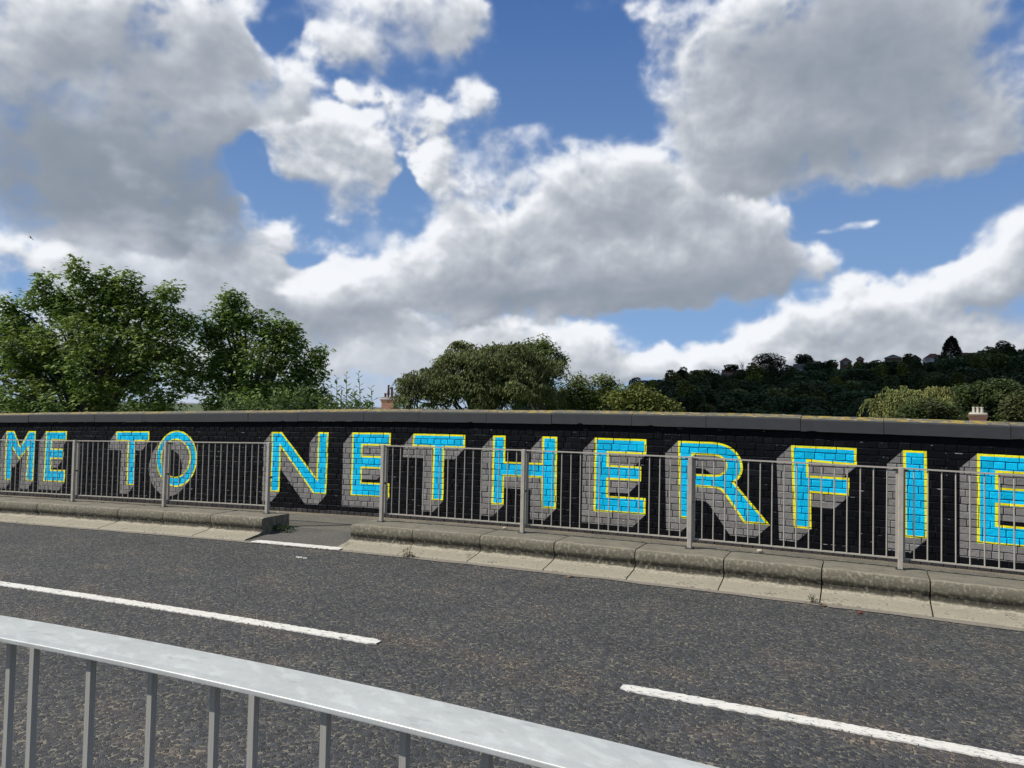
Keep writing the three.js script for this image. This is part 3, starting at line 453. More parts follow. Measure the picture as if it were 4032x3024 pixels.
function guardRail(label, xs, panels) {
  const t = thing('guard_rail', label, 'railing', [xs[0], G(xs[0]), FENCE_Z]);
  const local = (x, y, z) => [x - xs[0], y - G(xs[0]), z - FENCE_Z];
  const put = (name, geo, mat, parent, x, y, z, rz = 0) => { const m = shadows(new THREE.Mesh(geo, mat)); m.name = name; m.position.set(...local(x, y, z)); m.rotation.z = rz; parent.add(m); return m; };
  xs.forEach((x, i) => {
    const p = put('post' + (i ? '_' + String(i).padStart(3, '0') : ''), POST, fenceMat, t, x, G(x) - 0.004, FENCE_Z, (wob() - 0.5) * 0.008);
    const b = shadows(new THREE.Mesh(BOLT, boltMat)); b.name = 'bolt'; b.position.set(0.014, 0.5, -0.03); p.add(b);
    const f = shadows(new THREE.Mesh(PLATE, boltMat)); f.name = 'foot_plate'; f.position.set(0, 0.003, 0); f.scale.set(0.72, 1, 0.78); p.add(f);
  });
  panels.forEach(([a, b], i) => {
    const g = subgroup('panel' + (i ? '_' + String(i).padStart(3, '0') : ''), t), zp = FENCE_Z - 0.052, xa = a + 0.024, xb = b - 0.024, xm = (a + b) / 2, rz = Math.atan2(G(xb) - G(xa), xb - xa), len = Math.hypot(xb - xa, G(xb) - G(xa)) + 0.05;
    put('top_rail', new THREE.BoxGeometry(len, 0.013, 0.042), fenceMat, g, xm, (G(xa) + G(xb)) / 2 + 0.978, zp, rz);
    put('bottom_rail', new THREE.BoxGeometry(len, 0.012, 0.042), fenceMat, g, xm, (G(xa) + G(xb)) / 2 + 0.102, zp, rz);
    for (const x of [xa, xb]) put('stile', STILE, fenceMat, g, x, G(x) + 0.54, zp - 0.001);
    for (const x of [xa, xb]) put('clip', CLIP, boltMat, g, x + (x === xa ? 0.03 : -0.03), G(x) + 0.958, zp + 0.004, rz);
    for (let k = 1; k <= 16; k++) { const x = mix(a, b, k / 17), y = mix(G(xa), G(xb), (x - xa) / (xb - xa)); put('bar' + '_' + String(k).padStart(3, '0'), BAR, fenceMat, g, x, y + 0.54, zp, (wob() - 0.5) * 0.007); }
  });
}
{
  const L = [-17.62, -15.6, -13.6, -11.58, -9.55, -7.56], Rr = [-5.66, -3.67, -1.70, 0.33, 2.33, 4.33, 6.33], pairs = (l) => l.slice(1).map((x, i) => [l[i], x]);
  guardRail('grey tubular guard rail on the left kerb, in front of the words ME TO', L, pairs(L));
  guardRail('grey tubular guard rail on the right kerb, in front of the letters THERFIE', Rr, pairs(Rr));
}

// ---------------------------------------------------------------- the galvanised railing right in front of the viewer
{
  const t = thing('near_railing', 'close galvanised steel railing with broad flat top rail, at the viewer', 'railing', [-0.9, -0.0, -1.06]);
  const zinc = bytesTexture(1024, 256, (u, v, o, x, y) => {   // dull zinc with pale frosty streaks across the rail; 2.4 m by 0.3 m
    const X = u * 2.4, s = v * 0.3, n = fbm(X * 5, s * 12, 1, 4), st = fbm(X * 22 + s * 30, s * 22 - X * 9, 6, 5), sp = fbm(X * 60, s * 60, 4, 3), g = noise(x * 0.7, y * 0.7);
    const L = 0.50 * (1 + 0.12 * n + 0.05 * sp + 0.03 * g) + 0.065 * smooth(st, -0.02, 0.4) - 0.07 * smooth(fbm(X * 16, s * 40, 9, 3), 0.34, 0.5); o[0] = toS(L * 0.965); o[1] = toS(L * 1.0); o[2] = toS(L * 0.985);
  }, { repeat: [1 / 2.4, 1 / 0.3] });
  const zincRough = bytesTexture(256, 256, (u, v, o) => { const s = v * 0.3, n = fbm(u * 40, v * 30, 3, 3); o[0] = o[1] = o[2] = (s < 0.03 ? 0.36 : 0.62) + 0.08 * n; }, { srgb: false, repeat: [1 / 2.4, 1 / 0.3] });
  const zincMat = new THREE.MeshStandardMaterial({ map: zinc, roughness: 1, roughnessMap: zincRough, metalness: 0.12, bumpMap: concreteBump, bumpScale: 0.0004 });
  const barMat = new THREE.MeshStandardMaterial({ color: new THREE.Color(0.95, 1.0, 1.08), map: galvMap(0.33, 0.22, 8, 0.1), roughness: 0.6, metalness: 0.1 });
  const front = (x) => { const u = x + 1.02, a = Math.abs(u); return -1.007 + (a < 1 ? 0.052 * u * u : 0.052 * (2 * a - 1)); }, rise = (x) => 0.01 * (0.5 * x + 0.3) * 0;
  const zc = (x) => front(x) + 1.007, y1 = 1.447 - 0.4755, w = 0.113, r = 0.0085;
  const zf = -1.007, t2 = 0.0105, q = 0.0028, sec = [[zf - 0.004, y1 - t2], [zf - 0.001, y1 - t2 + 0.001], [zf, y1 - t2 + 0.003], [zf, y1 - q]];
  for (let k = 1; k <= 4; k++) { const a = k / 4 * Math.PI / 2; sec.push([zf - q + q * Math.cos(a), y1 - q + q * Math.sin(a)]); }
  for (let k = 1; k <= 8; k++) { const e = k / 8; sec.push([zf - q - (w - 2 * q) * e, y1 + 0.0018 * Math.sin(e * Math.PI)]); }
  sec.push([zf - w, y1 - q], [zf - w, y1 - t2]);
  part('top_rail', toCreasedNormals(sweep(sec, -3.9, 2.2, 0.06, { closed: true, caps: true, rise, zshift: zc }), 0.5), zincMat, t);
  part('bottom_rail', toCreasedNormals(sweep([[-1.02, 0.12], [-1.02, 0.135], [-1.09, 0.135], [-1.09, 0.12]], -3.9, 2.2, 0.1, { closed: true, caps: true, rise, zshift: zc }), 0.4), zincMat, t);
  const barGeo = new THREE.BoxGeometry(0.0125, y1 - 0.0095 - 0.13, 0.0125), cyc = [0, 0.018, 0.033, 0.037], seen = [[-1.599, 3], [-1.481, 0], [-1.349, 1], [-1.207, 2], [-1.057, 3], [-0.933, 0], [-0.796, 1], [-0.652, 2], [-0.508, 3], [-0.381, 0]], xs = [];
  for (let k = 1; k <= 12; k++) xs.push([-1.599 - 0.137 * k, ((3 - k) % 4 + 4) % 4]); xs.push(...seen); for (let k = 1; k <= 16; k++) xs.push([-0.381 + 0.137 * k, k % 4]);
  xs.forEach(([x, k], i) => { const m = shadows(new THREE.Mesh(barGeo, barMat)); m.name = 'baluster' + (i ? '_' + String(i).padStart(3, '0') : ''); m.position.set(x + 0.00625 + 0.9, (y1 - 0.0095 + 0.13) / 2, front(x) - cyc[k] - 0.0065 - 0.0005 + 1.06); t.add(m); });
  for (const x of [-2.75, 0.95]) { const g = chamferBox(0.06, y1 - 0.02, 0.06, 0.004); g.translate(x, 0, -1.065); part('post', g, zincMat, t); }
}

// ---------------------------------------------------------------- land beyond the bridge, trees, hill, houses
const LAND = -6.2;
// a direction read off the photograph (its width taken as 2212) and a distance ahead, turned into a place in the scene
function at(px, py, d) { return new THREE.Vector3((px - 1106) / 1662, -(py - 829.5) / 1662, -1).applyQuaternion(camera.quaternion).multiplyScalar(d).add(camera.position); }
const turfMat = new THREE.MeshStandardMaterial({ map: bytesTexture(512, 512, (u, v, o, x, y) => { const n = tile(u, v, 9) + 0.6 * tile(u, v, 24, 4), g = noise(x * 0.6, y * 0.6), L = 1 + 0.3 * n + 0.3 * g; o[0] = toS(0.06 * L); o[1] = toS(0.085 * L); o[2] = toS(0.025 * L); }, { repeat: [400, 400] }), roughness: 1 });
{ const g = new THREE.PlaneGeometry(9000, 9000, 8, 8); g.rotateX(-Math.PI / 2); g.translate(0, LAND, 0); structure('ground', g, turfMat); }

// --- leaves
const leafMat = new THREE.MeshPhysicalMaterial({ vertexColors: true, roughness: 0.7, specularIntensity: 0.4, transmission: 0.42, thickness: 0, side: THREE.DoubleSide });
class Leaves {
  constructor(seed) { this.p = []; this.c = []; this.r = rng(seed); }
  tri(a, b, c, col) { for (const v of [a, b, c]) { this.p.push(v[0], v[1], v[2]); this.c.push(col[0], col[1], col[2]); } }
  // one leaf from its stalk at o towards direction t (unit), width along s, bent along n
  leaf(o, t, s, n, L, W, col, kind) {
    const P = (a, b, c) => [o[0] + t[0] * a + s[0] * b + n[0] * c, o[1] + t[1] * a + s[1] * b + n[1] * c, o[2] + t[2] * a + s[2] * b + n[2] * c];
    if (kind === 'lobed') {
      const b = P(0, 0, 0), m = P(L * 0.45, 0, L * 0.08);
      this.tri(b, P(L * 0.42, W * 0.62, -L * 0.06), m, col); this.tri(b, m, P(L * 0.42, -W * 0.62, -L * 0.06), col); this.tri(P(L * 0.3, W * 0.2, 0), P(L, 0, -L * 0.12), P(L * 0.3, -W * 0.2, 0), col);
    } else {
      const b = P(0, 0, 0), e = P(L, 0, -L * 0.1), x = P(L * 0.5, W * 0.5, 0), y = P(L * 0.5, -W * 0.5, 0), m = P(L * 0.5, 0, -W * 0.14);
      if (kind === 'fine') { this.tri(b, x, e, col); this.tri(b, e, y, col); } else { this.tri(b, x, m, col); this.tri(x, e, m, col); this.tri(b, m, y, col); this.tri(m, e, y, col); }
    }
  }
  rand(t, droop = 0, out = null, bias = 0.5) {   // a leaf's frame: direction mostly sideways and down
    const r = this.r, a = r() * Math.PI * 2; let d = [Math.cos(a), -droop + (r() - 0.5) * 0.9, Math.sin(a)];
    if (out) d = [d[0] + out[0] * bias, d[1] + out[1] * bias * 0.4, d[2] + out[2] * bias];
    const l = Math.hypot(...d); d = d.map((v) => v / l); let n = [(r() - 0.5) * 1.1, 1, (r() - 0.5) * 1.1]; const k = n[0] * d[0] + n[1] * d[1] + n[2] * d[2]; n = n.map((v, i) => v - k * d[i]); const q = Math.hypot(...n); n = n.map((v) => v / q);
    const s = [d[1] * n[2] - d[2] * n[1], d[2] * n[0] - d[0] * n[2], d[0] * n[1] - d[1] * n[0]]; return [d, s, n];
  }
  clump(c, rad, count, L, col, { kind = 'lobed', flat = 0.75, droop = 0.35, vary = 0.22, wide = 1 } = {}) {
    const r = this.r, tone = 1 + (r() - 0.5) * 2 * vary, yellow = (r() - 0.4) * 0.35;
    for (let i = 0; i < count; i++) {
      let x, y, z, q; do { x = r() * 2 - 1; y = r() * 2 - 1; z = r() * 2 - 1; q = x * x + y * y + z * z; } while (q > 1);
      const o = [c[0] + x * rad, c[1] + y * rad * flat - 0.25 * rad * (x * x + z * z), c[2] + z * rad], [d, s, n] = this.rand(0, droop, [x, y, z]), l = L * (0.65 + 0.6 * r()), k = tone * (0.82 + 0.36 * r());
      this.leaf(o, d, s, n, l, l * wide, [col[0] * k * (1 + yellow), col[1] * k * (1 + 0.35 * yellow), col[2] * k], kind);
    }
  }
  strand(o, len, L, W, col, { sway = 0.25, step = 0.05, vary = 0.2 } = {}) {   // a hanging shoot with narrow leaves
    const r = this.r, a = r() * 6.283, k = 1 + (r() - 0.5) * 2 * vary; let x = o[0], y = o[1], z = o[2], vx = Math.cos(a) * sway, vz = Math.sin(a) * sway, vy = 0.25;
    for (let d = 0; d < len; d += step) {
      x += vx * step; y += vy * step; z += vz * step; vy = Math.max(-1, vy - step * 2.2); vx *= 0.97; vz *= 0.97;
      const b = r() * 6.283, t = [Math.cos(b) * 0.6, -0.75, Math.sin(b) * 0.6], s = [-Math.sin(b), 0, Math.cos(b)], n = [Math.cos(b) * 0.78, 0.6, Math.sin(b) * 0.78], l = L * (0.7 + 0.6 * r()), q = k * (0.8 + 0.4 * r());
      this.leaf([x, y, z], t, s, n, l, W * (0.8 + 0.4 * r()), [col[0] * q, col[1] * q, col[2] * q], 'fine');
    }
  }
  build() { const g = new THREE.BufferGeometry(); g.setAttribute('position', new THREE.Float32BufferAttribute(this.p, 3)); g.setAttribute('color', new THREE.Float32BufferAttribute(this.c, 3)); g.computeVertexNormals(); return g; }
}
const barkMat = new THREE.MeshStandardMaterial({ map: bytesTexture(256, 256, (u, v, o, x, y) => { const n = tile(u, v, 30), L = 0.07 * (1 + 0.5 * n + 0.3 * noise(x * 0.5, y * 0.5)); o[0] = toS(L * 1.1); o[1] = toS(L); o[2] = toS(L * 0.82); }), roughness: 0.95 });
function pickIn(r, b, shell = 0.55) { let x, y, z, q; do { x = r() * 2 - 1; y = r() * 2 - 1; z = r() * 2 - 1; q = Math.sqrt(x * x + y * y + z * z); } while (q > 1 || q < shell * r()); return [b.c.x + x * b.rx, b.c.y + y * b.ry, b.c.z + z * b.rz]; }
// lobes: [px, py, rx, ry, clumps, depth offset] in the photograph's pixels; d: distance ahead
function lobesAt(list, d, deep = 0.85) { const s = d / 1662; return list.map(([x, y, rx, ry, n, off = 0]) => ({ c: at(x, y, d + off), rx: rx * s, ry: ry * s, rz: Math.max(rx * s * deep, 0.3), n })); }
function broadleaf(name, label, d, list, { seed, leaf, perClump, clumpR, color, kind = 'lobed', wide = 1, trunk = [0.3, 0.9], base, limbs = 26, droop = 0.35, shell = 0.6, group, flat = 0.75 }) {
  const lobes = lobesAt(list, d), r = rng(seed), L = new Leaves(seed + 1), wood = [], foot = base ?? new THREE.Vector3(lobes[0].c.x, LAND, lobes[0].c.z), tips = [];
  for (const b of lobes) for (let i = 0; i < b.n; i++) { const p = pickIn(r, b, shell); tips.push(p); L.clump(p, clumpR * (0.7 + 0.6 * r()), Math.round(perClump * (0.7 + 0.6 * r())), leaf, color, { kind, wide, droop, flat }); }
  const top = lobes.reduce((m, b) => Math.max(m, b.c.y), -99), fork = mix(LAND, top, 0.45), n = Math.min(limbs, tips.length);
  wood.push(tube([[foot.x, LAND - 0.3, foot.z], [foot.x + 0.1, mix(LAND, fork, 0.6), foot.z], [foot.x - 0.05, fork, foot.z], [lobes[0].c.x, mix(lobes[0].c.y, top, 0.3), lobes[0].c.z]], trunk[0], 0.03, 8));
  for (let i = 0; i < n; i++) { const e = tips[Math.floor(i / n * tips.length)], y0 = mix(fork, Math.max(fork, Math.min(e[1] - 0.5, top)), 0.5 * r()), m = [mix(foot.x, e[0], 0.45), mix(y0, e[1], 0.62), mix(foot.z, e[2], 0.45)]; wood.push(tube([[foot.x, y0, foot.z], m, [mix(m[0], e[0], 0.6), mix(m[1], e[1], 0.75), mix(m[2], e[2], 0.6)], e], trunk[0] * 0.3, 0.012, 5)); }
  const t = thing(name, label, 'tree', [foot.x, LAND, foot.z], group);
  part('trunk', joined(wood), barkMat, t); part('crown', L.build(), leafMat, t);
  return t;
}
broadleaf('maple_tree', 'tall spreading green maple with ragged top, standing behind the wall at ME TO', 27, [
  [190, 775, 170, 105, 150], [80, 755, 90, 85, 60], [285, 745, 90, 80, 62], [200, 680, 60, 45, 26], [258, 668, 46, 36, 18], [350, 730, 45, 50, 22], [40, 800, 90, 100, 54], [340, 805, 90, 90, 60], [180, 865, 210, 50, 90], [-40, 760, 70, 110, 36], [395, 800, 28, 70, 16], [62, 705, 42, 24, 10], [110, 660, 30, 20, 8], [150, 668, 34, 26, 10],
  [178, 571, 8, 8, 3], [174, 588, 13, 10, 4], [178, 604, 9, 12, 3], [192, 622, 22, 14, 7], [205, 640, 24, 16, 7], [226, 594, 12, 15, 5], [232, 614, 18, 12, 5], [284, 594, 8, 10, 3], [276, 610, 14, 12, 5], [262, 628, 22, 14, 7], [245, 640, 22, 16, 6], [364, 622, 7, 11, 4], [356, 638, 12, 10, 4], [344, 652, 16, 12, 5], [318, 668, 22, 14, 7], [330, 690, 26, 16, 7], [106, 606, 10, 10, 4], [100, 622, 12, 10, 4], [84, 640, 20, 10, 5], [66, 650, 9, 6, 2], [118, 640, 18, 14, 5], [30, 664, 22, 8, 5], [14, 652, 12, 6, 3], [40, 684, 26, 12, 6], [378, 688, 13, 16, 5], [370, 672, 10, 8, 3], [140, 646, 20, 16, 6], [410, 690, 9, 14, 4], [400, 712, 14, 16, 5], [300, 660, 20, 16, 6], [4, 700, 20, 14, 5], [296, 640, 12, 10, 4],
], { seed: 31, leaf: 0.19, perClump: 36, clumpR: 0.42, color: [0.215, 0.305, 0.06], trunk: [0.34, 0.9], limbs: 60, base: at(190, 900, 27).setY(LAND), shell: 0.75 });
broadleaf('maple_tree', 'stepped green maple sloping down to the right, behind the wall between TO and N', 28, [
  [545, 805, 100, 75, 84], [500, 730, 44, 44, 20], [470, 800, 50, 80, 34], [595, 760, 40, 44, 22], [638, 828, 46, 46, 30], [560, 862, 130, 42, 60], [672, 846, 24, 34, 12],
  [497, 637, 9, 9, 4], [508, 650, 14, 10, 5], [494, 664, 16, 12, 5], [478, 672, 10, 8, 3], [506, 682, 20, 14, 6], [486, 700, 20, 14, 6], [526, 700, 18, 14, 5], [546, 676, 9, 12, 4], [540, 696, 16, 12, 5], [556, 714, 18, 14, 6], [600, 684, 7, 10, 3], [596, 700, 13, 12, 4], [588, 720, 18, 14, 6], [622, 706, 13, 7, 4], [632, 714, 8, 6, 2], [618, 724, 16, 12, 5], [638, 742, 10, 10, 4], [622, 752, 18, 14, 5], [642, 768, 13, 10, 4], [650, 792, 16, 14, 5], [694, 756, 6, 7, 3], [684, 768, 12, 8, 4], [672, 782, 14, 10, 4], [690, 798, 10, 8, 3], [680, 812, 14, 10, 4], [704, 852, 9, 10, 3], [698, 868, 12, 12, 4], [434, 698, 10, 10, 4], [446, 716, 14, 12, 5], [452, 740, 18, 18, 6], [460, 708, 12, 10, 4],
], { seed: 47, leaf: 0.19, perClump: 36, clumpR: 0.42, color: [0.205, 0.3, 0.058], trunk: [0.26, 0.8], limbs: 50, base: at(540, 900, 28).setY(LAND), shell: 0.75 });
// drooping tree of small dull leaves
function weeper(name, label, d, list, { seed, color, L = 0.12, W = 0.035, len = [0.7, 1.8], step = 0.055, trunk = 0.3, base, sway = 0.3, limbs = 30 }) {
  const lobes = lobesAt(list, d), r = rng(seed), Lv = new Leaves(seed + 1), wood = [], foot = (base ?? lobes[0].c.clone()).setY(LAND), tips = [];
  for (const b of lobes) {
    const subs = Math.max(2, Math.round(b.n / 26));   // boughs, each a tuft of hanging twigs
    for (let k = 0; k < subs; k++) { const c = pickIn(r, b, 0.8), q = (0.55 + 0.5 * r()) * Math.min(0.9, 0.55 * Math.max(b.rx, b.ry)), tone = 0.72 + 0.56 * r(), warm = 1 + 0.12 * (r() - 0.5); tips.push(c); for (let i = 0; i < b.n / subs; i++) { const a = r() * 6.283, h = Math.sqrt(r()), p = [c[0] + Math.cos(a) * h * q, c[1] + q * 0.6 * (1 - h * h) - 0.1 * r(), c[2] + Math.sin(a) * h * q]; Lv.strand(p, mix(len[0], len[1], r()), L, W, [color[0] * tone * warm, color[1] * tone, color[2] * tone], { step, sway: sway * (0.5 + r()) }); } }
  }
  const top = lobes.reduce((m, b) => Math.max(m, b.c.y + 0.5 * b.ry), -99), fork = mix(LAND, top, 0.5);
  wood.push(tube([[foot.x, LAND - 0.3, foot.z], [foot.x + 0.15, mix(LAND, fork, 0.6), foot.z], [foot.x, fork, foot.z], [lobes[0].c.x, top - 0.5, lobes[0].c.z]], trunk, 0.03, 8));
  for (let i = 0; i < limbs; i++) { const e = tips[Math.floor(i / limbs * tips.length)]; wood.push(tube([[foot.x, mix(fork - 1, fork + 1, r()), foot.z], [mix(foot.x, e[0], 0.5), mix(fork, e[1], 0.9), mix(foot.z, e[2], 0.5)], e], trunk * 0.3, 0.012, 5)); }
  const t = thing(name, label, 'tree', [foot.x, LAND, foot.z]); part('trunk', joined(wood), barkMat, t); part('crown', Lv.build(), leafMat, t); return t;
}
broadleaf('maple_tree', 'bright green maple poking out above the drooping olive tree', 52, [[1165, 750, 34, 18, 26], [1180, 772, 38, 26, 34], [1150, 778, 40, 30, 30], [1205, 790, 14, 22, 10], [1170, 830, 50, 50, 40], [1140, 742, 10, 8, 3], [1172, 736, 12, 6, 4], [1212, 768, 6, 8, 3]], { seed: 61, leaf: 0.24, perClump: 30, clumpR: 0.55, color: [0.18, 0.235, 0.05], base: at(1165, 900, 52) });
weeper('drooping_tree', 'large dull olive tree with drooping twigs, behind the wall over NETHER', 45, [[1050, 800, 120, 48, 1600], [1000, 775, 58, 34, 420], [1095, 775, 80, 36, 560], [935, 830, 60, 36, 460], [1165, 805, 52, 40, 360], [1050, 850, 150, 40, 1700], [1000, 815, 70, 40, 700], [1100, 830, 80, 40, 700], [995, 745, 22, 12, 34], [1010, 752, 24, 12, 34], [1080, 752, 22, 8, 22], [1190, 845, 34, 44, 150], [900, 850, 40, 40, 280], [1120, 845, 70, 40, 460], [965, 790, 24, 20, 60], [985, 738, 6, 6, 8], [1002, 736, 8, 5, 10], [1060, 748, 8, 5, 10], [1022, 744, 8, 6, 12], [1046, 754, 8, 5, 10], [1112, 752, 9, 6, 12], [1128, 762, 8, 6, 10], [968, 766, 8, 7, 12], [975, 752, 6, 5, 8], [945, 800, 8, 8, 14], [930, 805, 8, 6, 10]], { seed: 71, color: [0.15, 0.175, 0.056], len: [0.3, 0.85], step: 0.06, L: 0.17, W: 0.065, sway: 0.75, base: at(1040, 900, 45), trunk: 0.4 });
weeper('drooping_tree', 'small thin olive tree with drooping twigs beside the brick chimney', 42, [[885, 835, 26, 22, 120], [872, 850, 22, 26, 110], [905, 845, 26, 30, 100], [880, 815, 16, 10, 30], [915, 815, 12, 12, 24]], { seed: 75, color: [0.14, 0.152, 0.056], len: [0.25, 0.7], step: 0.055, L: 0.15, W: 0.055, sway: 0.7, base: at(885, 900, 42), trunk: 0.16, limbs: 16 });
broadleaf('bushy_tree', 'mid green bushy tree on the right shoulder of the drooping tree', 47, [[1285, 852, 55, 40, 90], [1250, 835, 34, 26, 40], [1300, 822, 26, 14, 18], [1225, 860, 34, 34, 40], [1320, 840, 20, 18, 14], [1280, 880, 70, 20, 50]], { seed: 81, leaf: 0.2, perClump: 32, clumpR: 0.5, color: [0.15, 0.19, 0.05], base: at(1280, 900, 47), kind: 'oval', wide: 0.55 });
broadleaf('bushy_tree', 'yellow-green low bushy tree against the dark hill, in front of its foot', 40, [[1385, 868, 58, 30, 90], [1345, 855, 34, 22, 40], [1430, 878, 30, 16, 34], [1370, 846, 24, 12, 18], [1400, 885, 70, 16, 50], [1450, 886, 14, 10, 10]], { seed: 83, leaf: 0.2, perClump: 30, clumpR: 0.42, color: [0.17, 0.195, 0.038], base: at(1385, 900, 40), kind: 'oval', wide: 0.5 });
weeper('golden_willow', 'pale golden weeping willow, sunlit before the dark wooded hill', 70, [[1985, 866, 60, 24, 360], [1955, 852, 34, 16, 130], [2025, 854, 34, 16, 120], [1935, 866, 30, 18, 110], [1975, 842, 16, 6, 26], [2040, 846, 12, 6, 16], [1905, 870, 24, 12, 60], [1930, 885, 30, 20, 120], [1985, 846, 40, 10, 70], [1905, 848, 12, 5, 16], [1890, 862, 14, 5, 24], [1915, 838, 7, 5, 8], [1950, 836, 10, 4, 12], [2005, 838, 14, 4, 16], [2050, 868, 20, 24, 70], [2065, 890, 14, 16, 50]], { seed: 91, color: [0.25, 0.27, 0.085], len: [0.8, 2.4], step: 0.1, sway: 0.55, L: 0.26, W: 0.085, base: at(1985, 930, 70), trunk: 0.35 });
broadleaf('round_tree', 'dark green round tree growing before the golden willow', 62, [[2000, 890, 50, 22, 60], [1975, 895, 30, 14, 24], [2035, 884, 28, 22, 30], [2010, 872, 20, 10, 12]], { seed: 93, leaf: 0.28, perClump: 30, clumpR: 0.6, color: [0.08, 0.115, 0.03], base: at(2000, 920, 62) });
broadleaf('round_tree', 'broad dark green tree behind the chimney with three pale pots', 75, [[2130, 868, 60, 36, 110], [2095, 862, 40, 30, 60], [2165, 850, 46, 28, 60], [2150, 838, 36, 16, 30], [2100, 842, 26, 14, 18], [2120, 896, 70, 20, 50], [2185, 862, 22, 30, 24]], { seed: 95, leaf: 0.33, perClump: 30, clumpR: 0.75, color: [0.09, 0.13, 0.032], base: at(2130, 930, 75), limbs: 30 });
broadleaf('round_tree', 'olive green tree cut by the frame beyond the end of the wall', 60, [[2210, 876, 34, 26, 50], [2240, 868, 40, 34, 60], [2190, 896, 24, 14, 20]], { seed: 97, leaf: 0.27, perClump: 30, clumpR: 0.6, color: [0.12, 0.135, 0.04], base: at(2225, 930, 60) });

// --- upright leafy shoots of the shrubs growing against the back of the wall
const shootCols = [[0.14, 0.23, 0.05], [0.11, 0.19, 0.045], [0.18, 0.25, 0.06]];
function onPlane(px, py, z) { const v = new THREE.Vector3((px - 1106) / 1662, -(py - 829.5) / 1662, -1).applyQuaternion(camera.quaternion); return v.multiplyScalar(z / v.z).add(camera.position); }
function shootShrub(label, seed, z0, stems) {   // stems: [px, top py, lean px]
  const L = new Leaves(seed), r = rng(seed + 3), wood = []; const foot = onPlane(stems[0][0], 900, z0);
  for (const [px, py, lean] of stems) {
    const a = onPlane(px - lean, 965, z0 - r() * 0.35), b = onPlane(px, py, z0 - r() * 0.35), n = Math.round(a.distanceTo(b) / 0.045), pts = [];
    for (let i = 0; i <= 6; i++) { const t = i / 6, p = a.clone().lerp(b, t); p.x += 0.05 * Math.sin(t * 3 + seed); pts.push(p.toArray()); }
    wood.push(tube(pts, 0.009, 0.004, 5));
    for (let i = 2; i <= n; i++) {
      const t = i / n, o = a.clone().lerp(b, t); o.x += 0.05 * Math.sin(t * 3 + seed); const ang = i * 2.4 + seed, size = 0.15 * (1 - 0.45 * smooth(t, 0.75, 1)) * (0.75 + 0.5 * r()), up = 0.25 + 0.75 * smooth(t, 0.5, 1) + 0.3 * (r() - 0.5);
      let dd = new THREE.Vector3(Math.cos(ang), up, Math.sin(ang)).normalize(); const s = new THREE.Vector3(-Math.sin(ang), 0.2 * (r() - 0.5), Math.cos(ang)).normalize(), nn = s.clone().cross(dd).normalize(), c = shootCols[Math.floor(r() * 3)], k = 0.8 + 0.4 * r();
      L.leaf(o.toArray(), dd.toArray(), s.toArray(), nn.toArray(), size, size * 0.46, c.map((v) => v * k), 'oval');
    }
  }
  const t = thing('leafy_shrub', label, 'shrub', [foot.x, LAND, foot.z]);
  wood.push(tube([[foot.x, LAND, foot.z], [foot.x + 0.05, -2, foot.z], [foot.x, 0.9, foot.z]], 0.07, 0.03, 6));
  part('stem', joined(wood), barkMat, t); part('foliage', L.build(), leafMat, t);
}
{
  const r = rng(140), row = (x0, x1, n, top, v) => [...Array(n).keys()].map((i) => [mix(x0, x1, (i + r()) / n), top + (r() - 0.5) * v, (r() - 0.5) * 40]);
  shootShrub('laurel-leaved shrub with tall upright shoots against the sky, left of the brick chimney', 151, -10.75, [[748, 808, 10], [775, 806, 4], [764, 840, -8], [738, 836, 18], [728, 815, 14], [802, 838, 6], [758, 852, 8], [790, 862, 0], [716, 852, 10], ...row(690, 800, 26, 866, 22)]);
  shootShrub('laurel-leaved shrub with crowded shoots before the stepped maple, behind the N', 153, -10.9, [[606, 846, -20], [640, 850, 10], [665, 845, -6], [690, 838, 5], [620, 838, 12], [650, 828, 8], ...row(590, 700, 34, 852, 30)]);
  shootShrub('low shrub with leaning feathery shoots before the stepped maple, left of the N', 155, -11.2, [[484, 838, -40], [500, 850, -46], [520, 862, -40], [470, 846, -60], [540, 860, -20], [555, 852, -10], ...row(480, 600, 26, 866, 20)]);
  shootShrub('few small bright shoots just above the wall right of the brick chimney', 157, -10.7, [[860, 876, 4], [874, 872, -6], [888, 880, 4], [846, 880, 0], [905, 878, 6]]);
}

// --- the wooded hill
const HOUSES = [[1582, 799, 404, 10], [1619, 799, 408, 5], [1536, 811, 398, 6], [1738, 786, 400, 10], [1827, 773, 412, 5], [1858, 770, 425, 3], [1929, 766, 420, 8], [1970, 768, 425, 9], [2015, 764, 410, 8], [2086, 762, 412, 5], [2100, 789, 385, 15], [2134, 757, 425, 8], [2055, 790, 415, 5]];   // ridge in the photograph, distance, width: the wood leaves room in front of them
const RIDGE = [[-40, -6], [-26, -3], [-20, -1], [-18, 0.5], [-16.4, 3.5], [-14.5, 8], [-11.3, 12], [-8.1, 14.5], [-5, 16.5], [-0.6, 18], [3.7, 19.5], [6.3, 21.5], [9, 23.5], [16, 27], [30, 27], [60, 20]];   // azimuth, height of the bare ridge above the viewer's level
function ridge(a) { for (let i = 0; i < RIDGE.length - 1; i++) if (a <= RIDGE[i + 1][0]) { const t = clamp((a - RIDGE[i][0]) / (RIDGE[i + 1][0] - RIDGE[i][0])); return mix(RIDGE[i][1], RIDGE[i + 1][1], t); } return RIDGE[RIDGE.length - 1][1]; }
const RNEAR = 250, RTOP = 430;
function hillY(a, d) { const t = smooth(d, RNEAR, RTOP); return mix(LAND - 0.5, ridge(a), t) + 1.2 * fbm(a * 0.4, d * 0.02, 3, 3) * t + (d > RTOP ? (d - RTOP) * 0.012 : 0); }
const polar = (a, d) => [d * Math.sin(a * Math.PI / 180), -d * Math.cos(a * Math.PI / 180)];
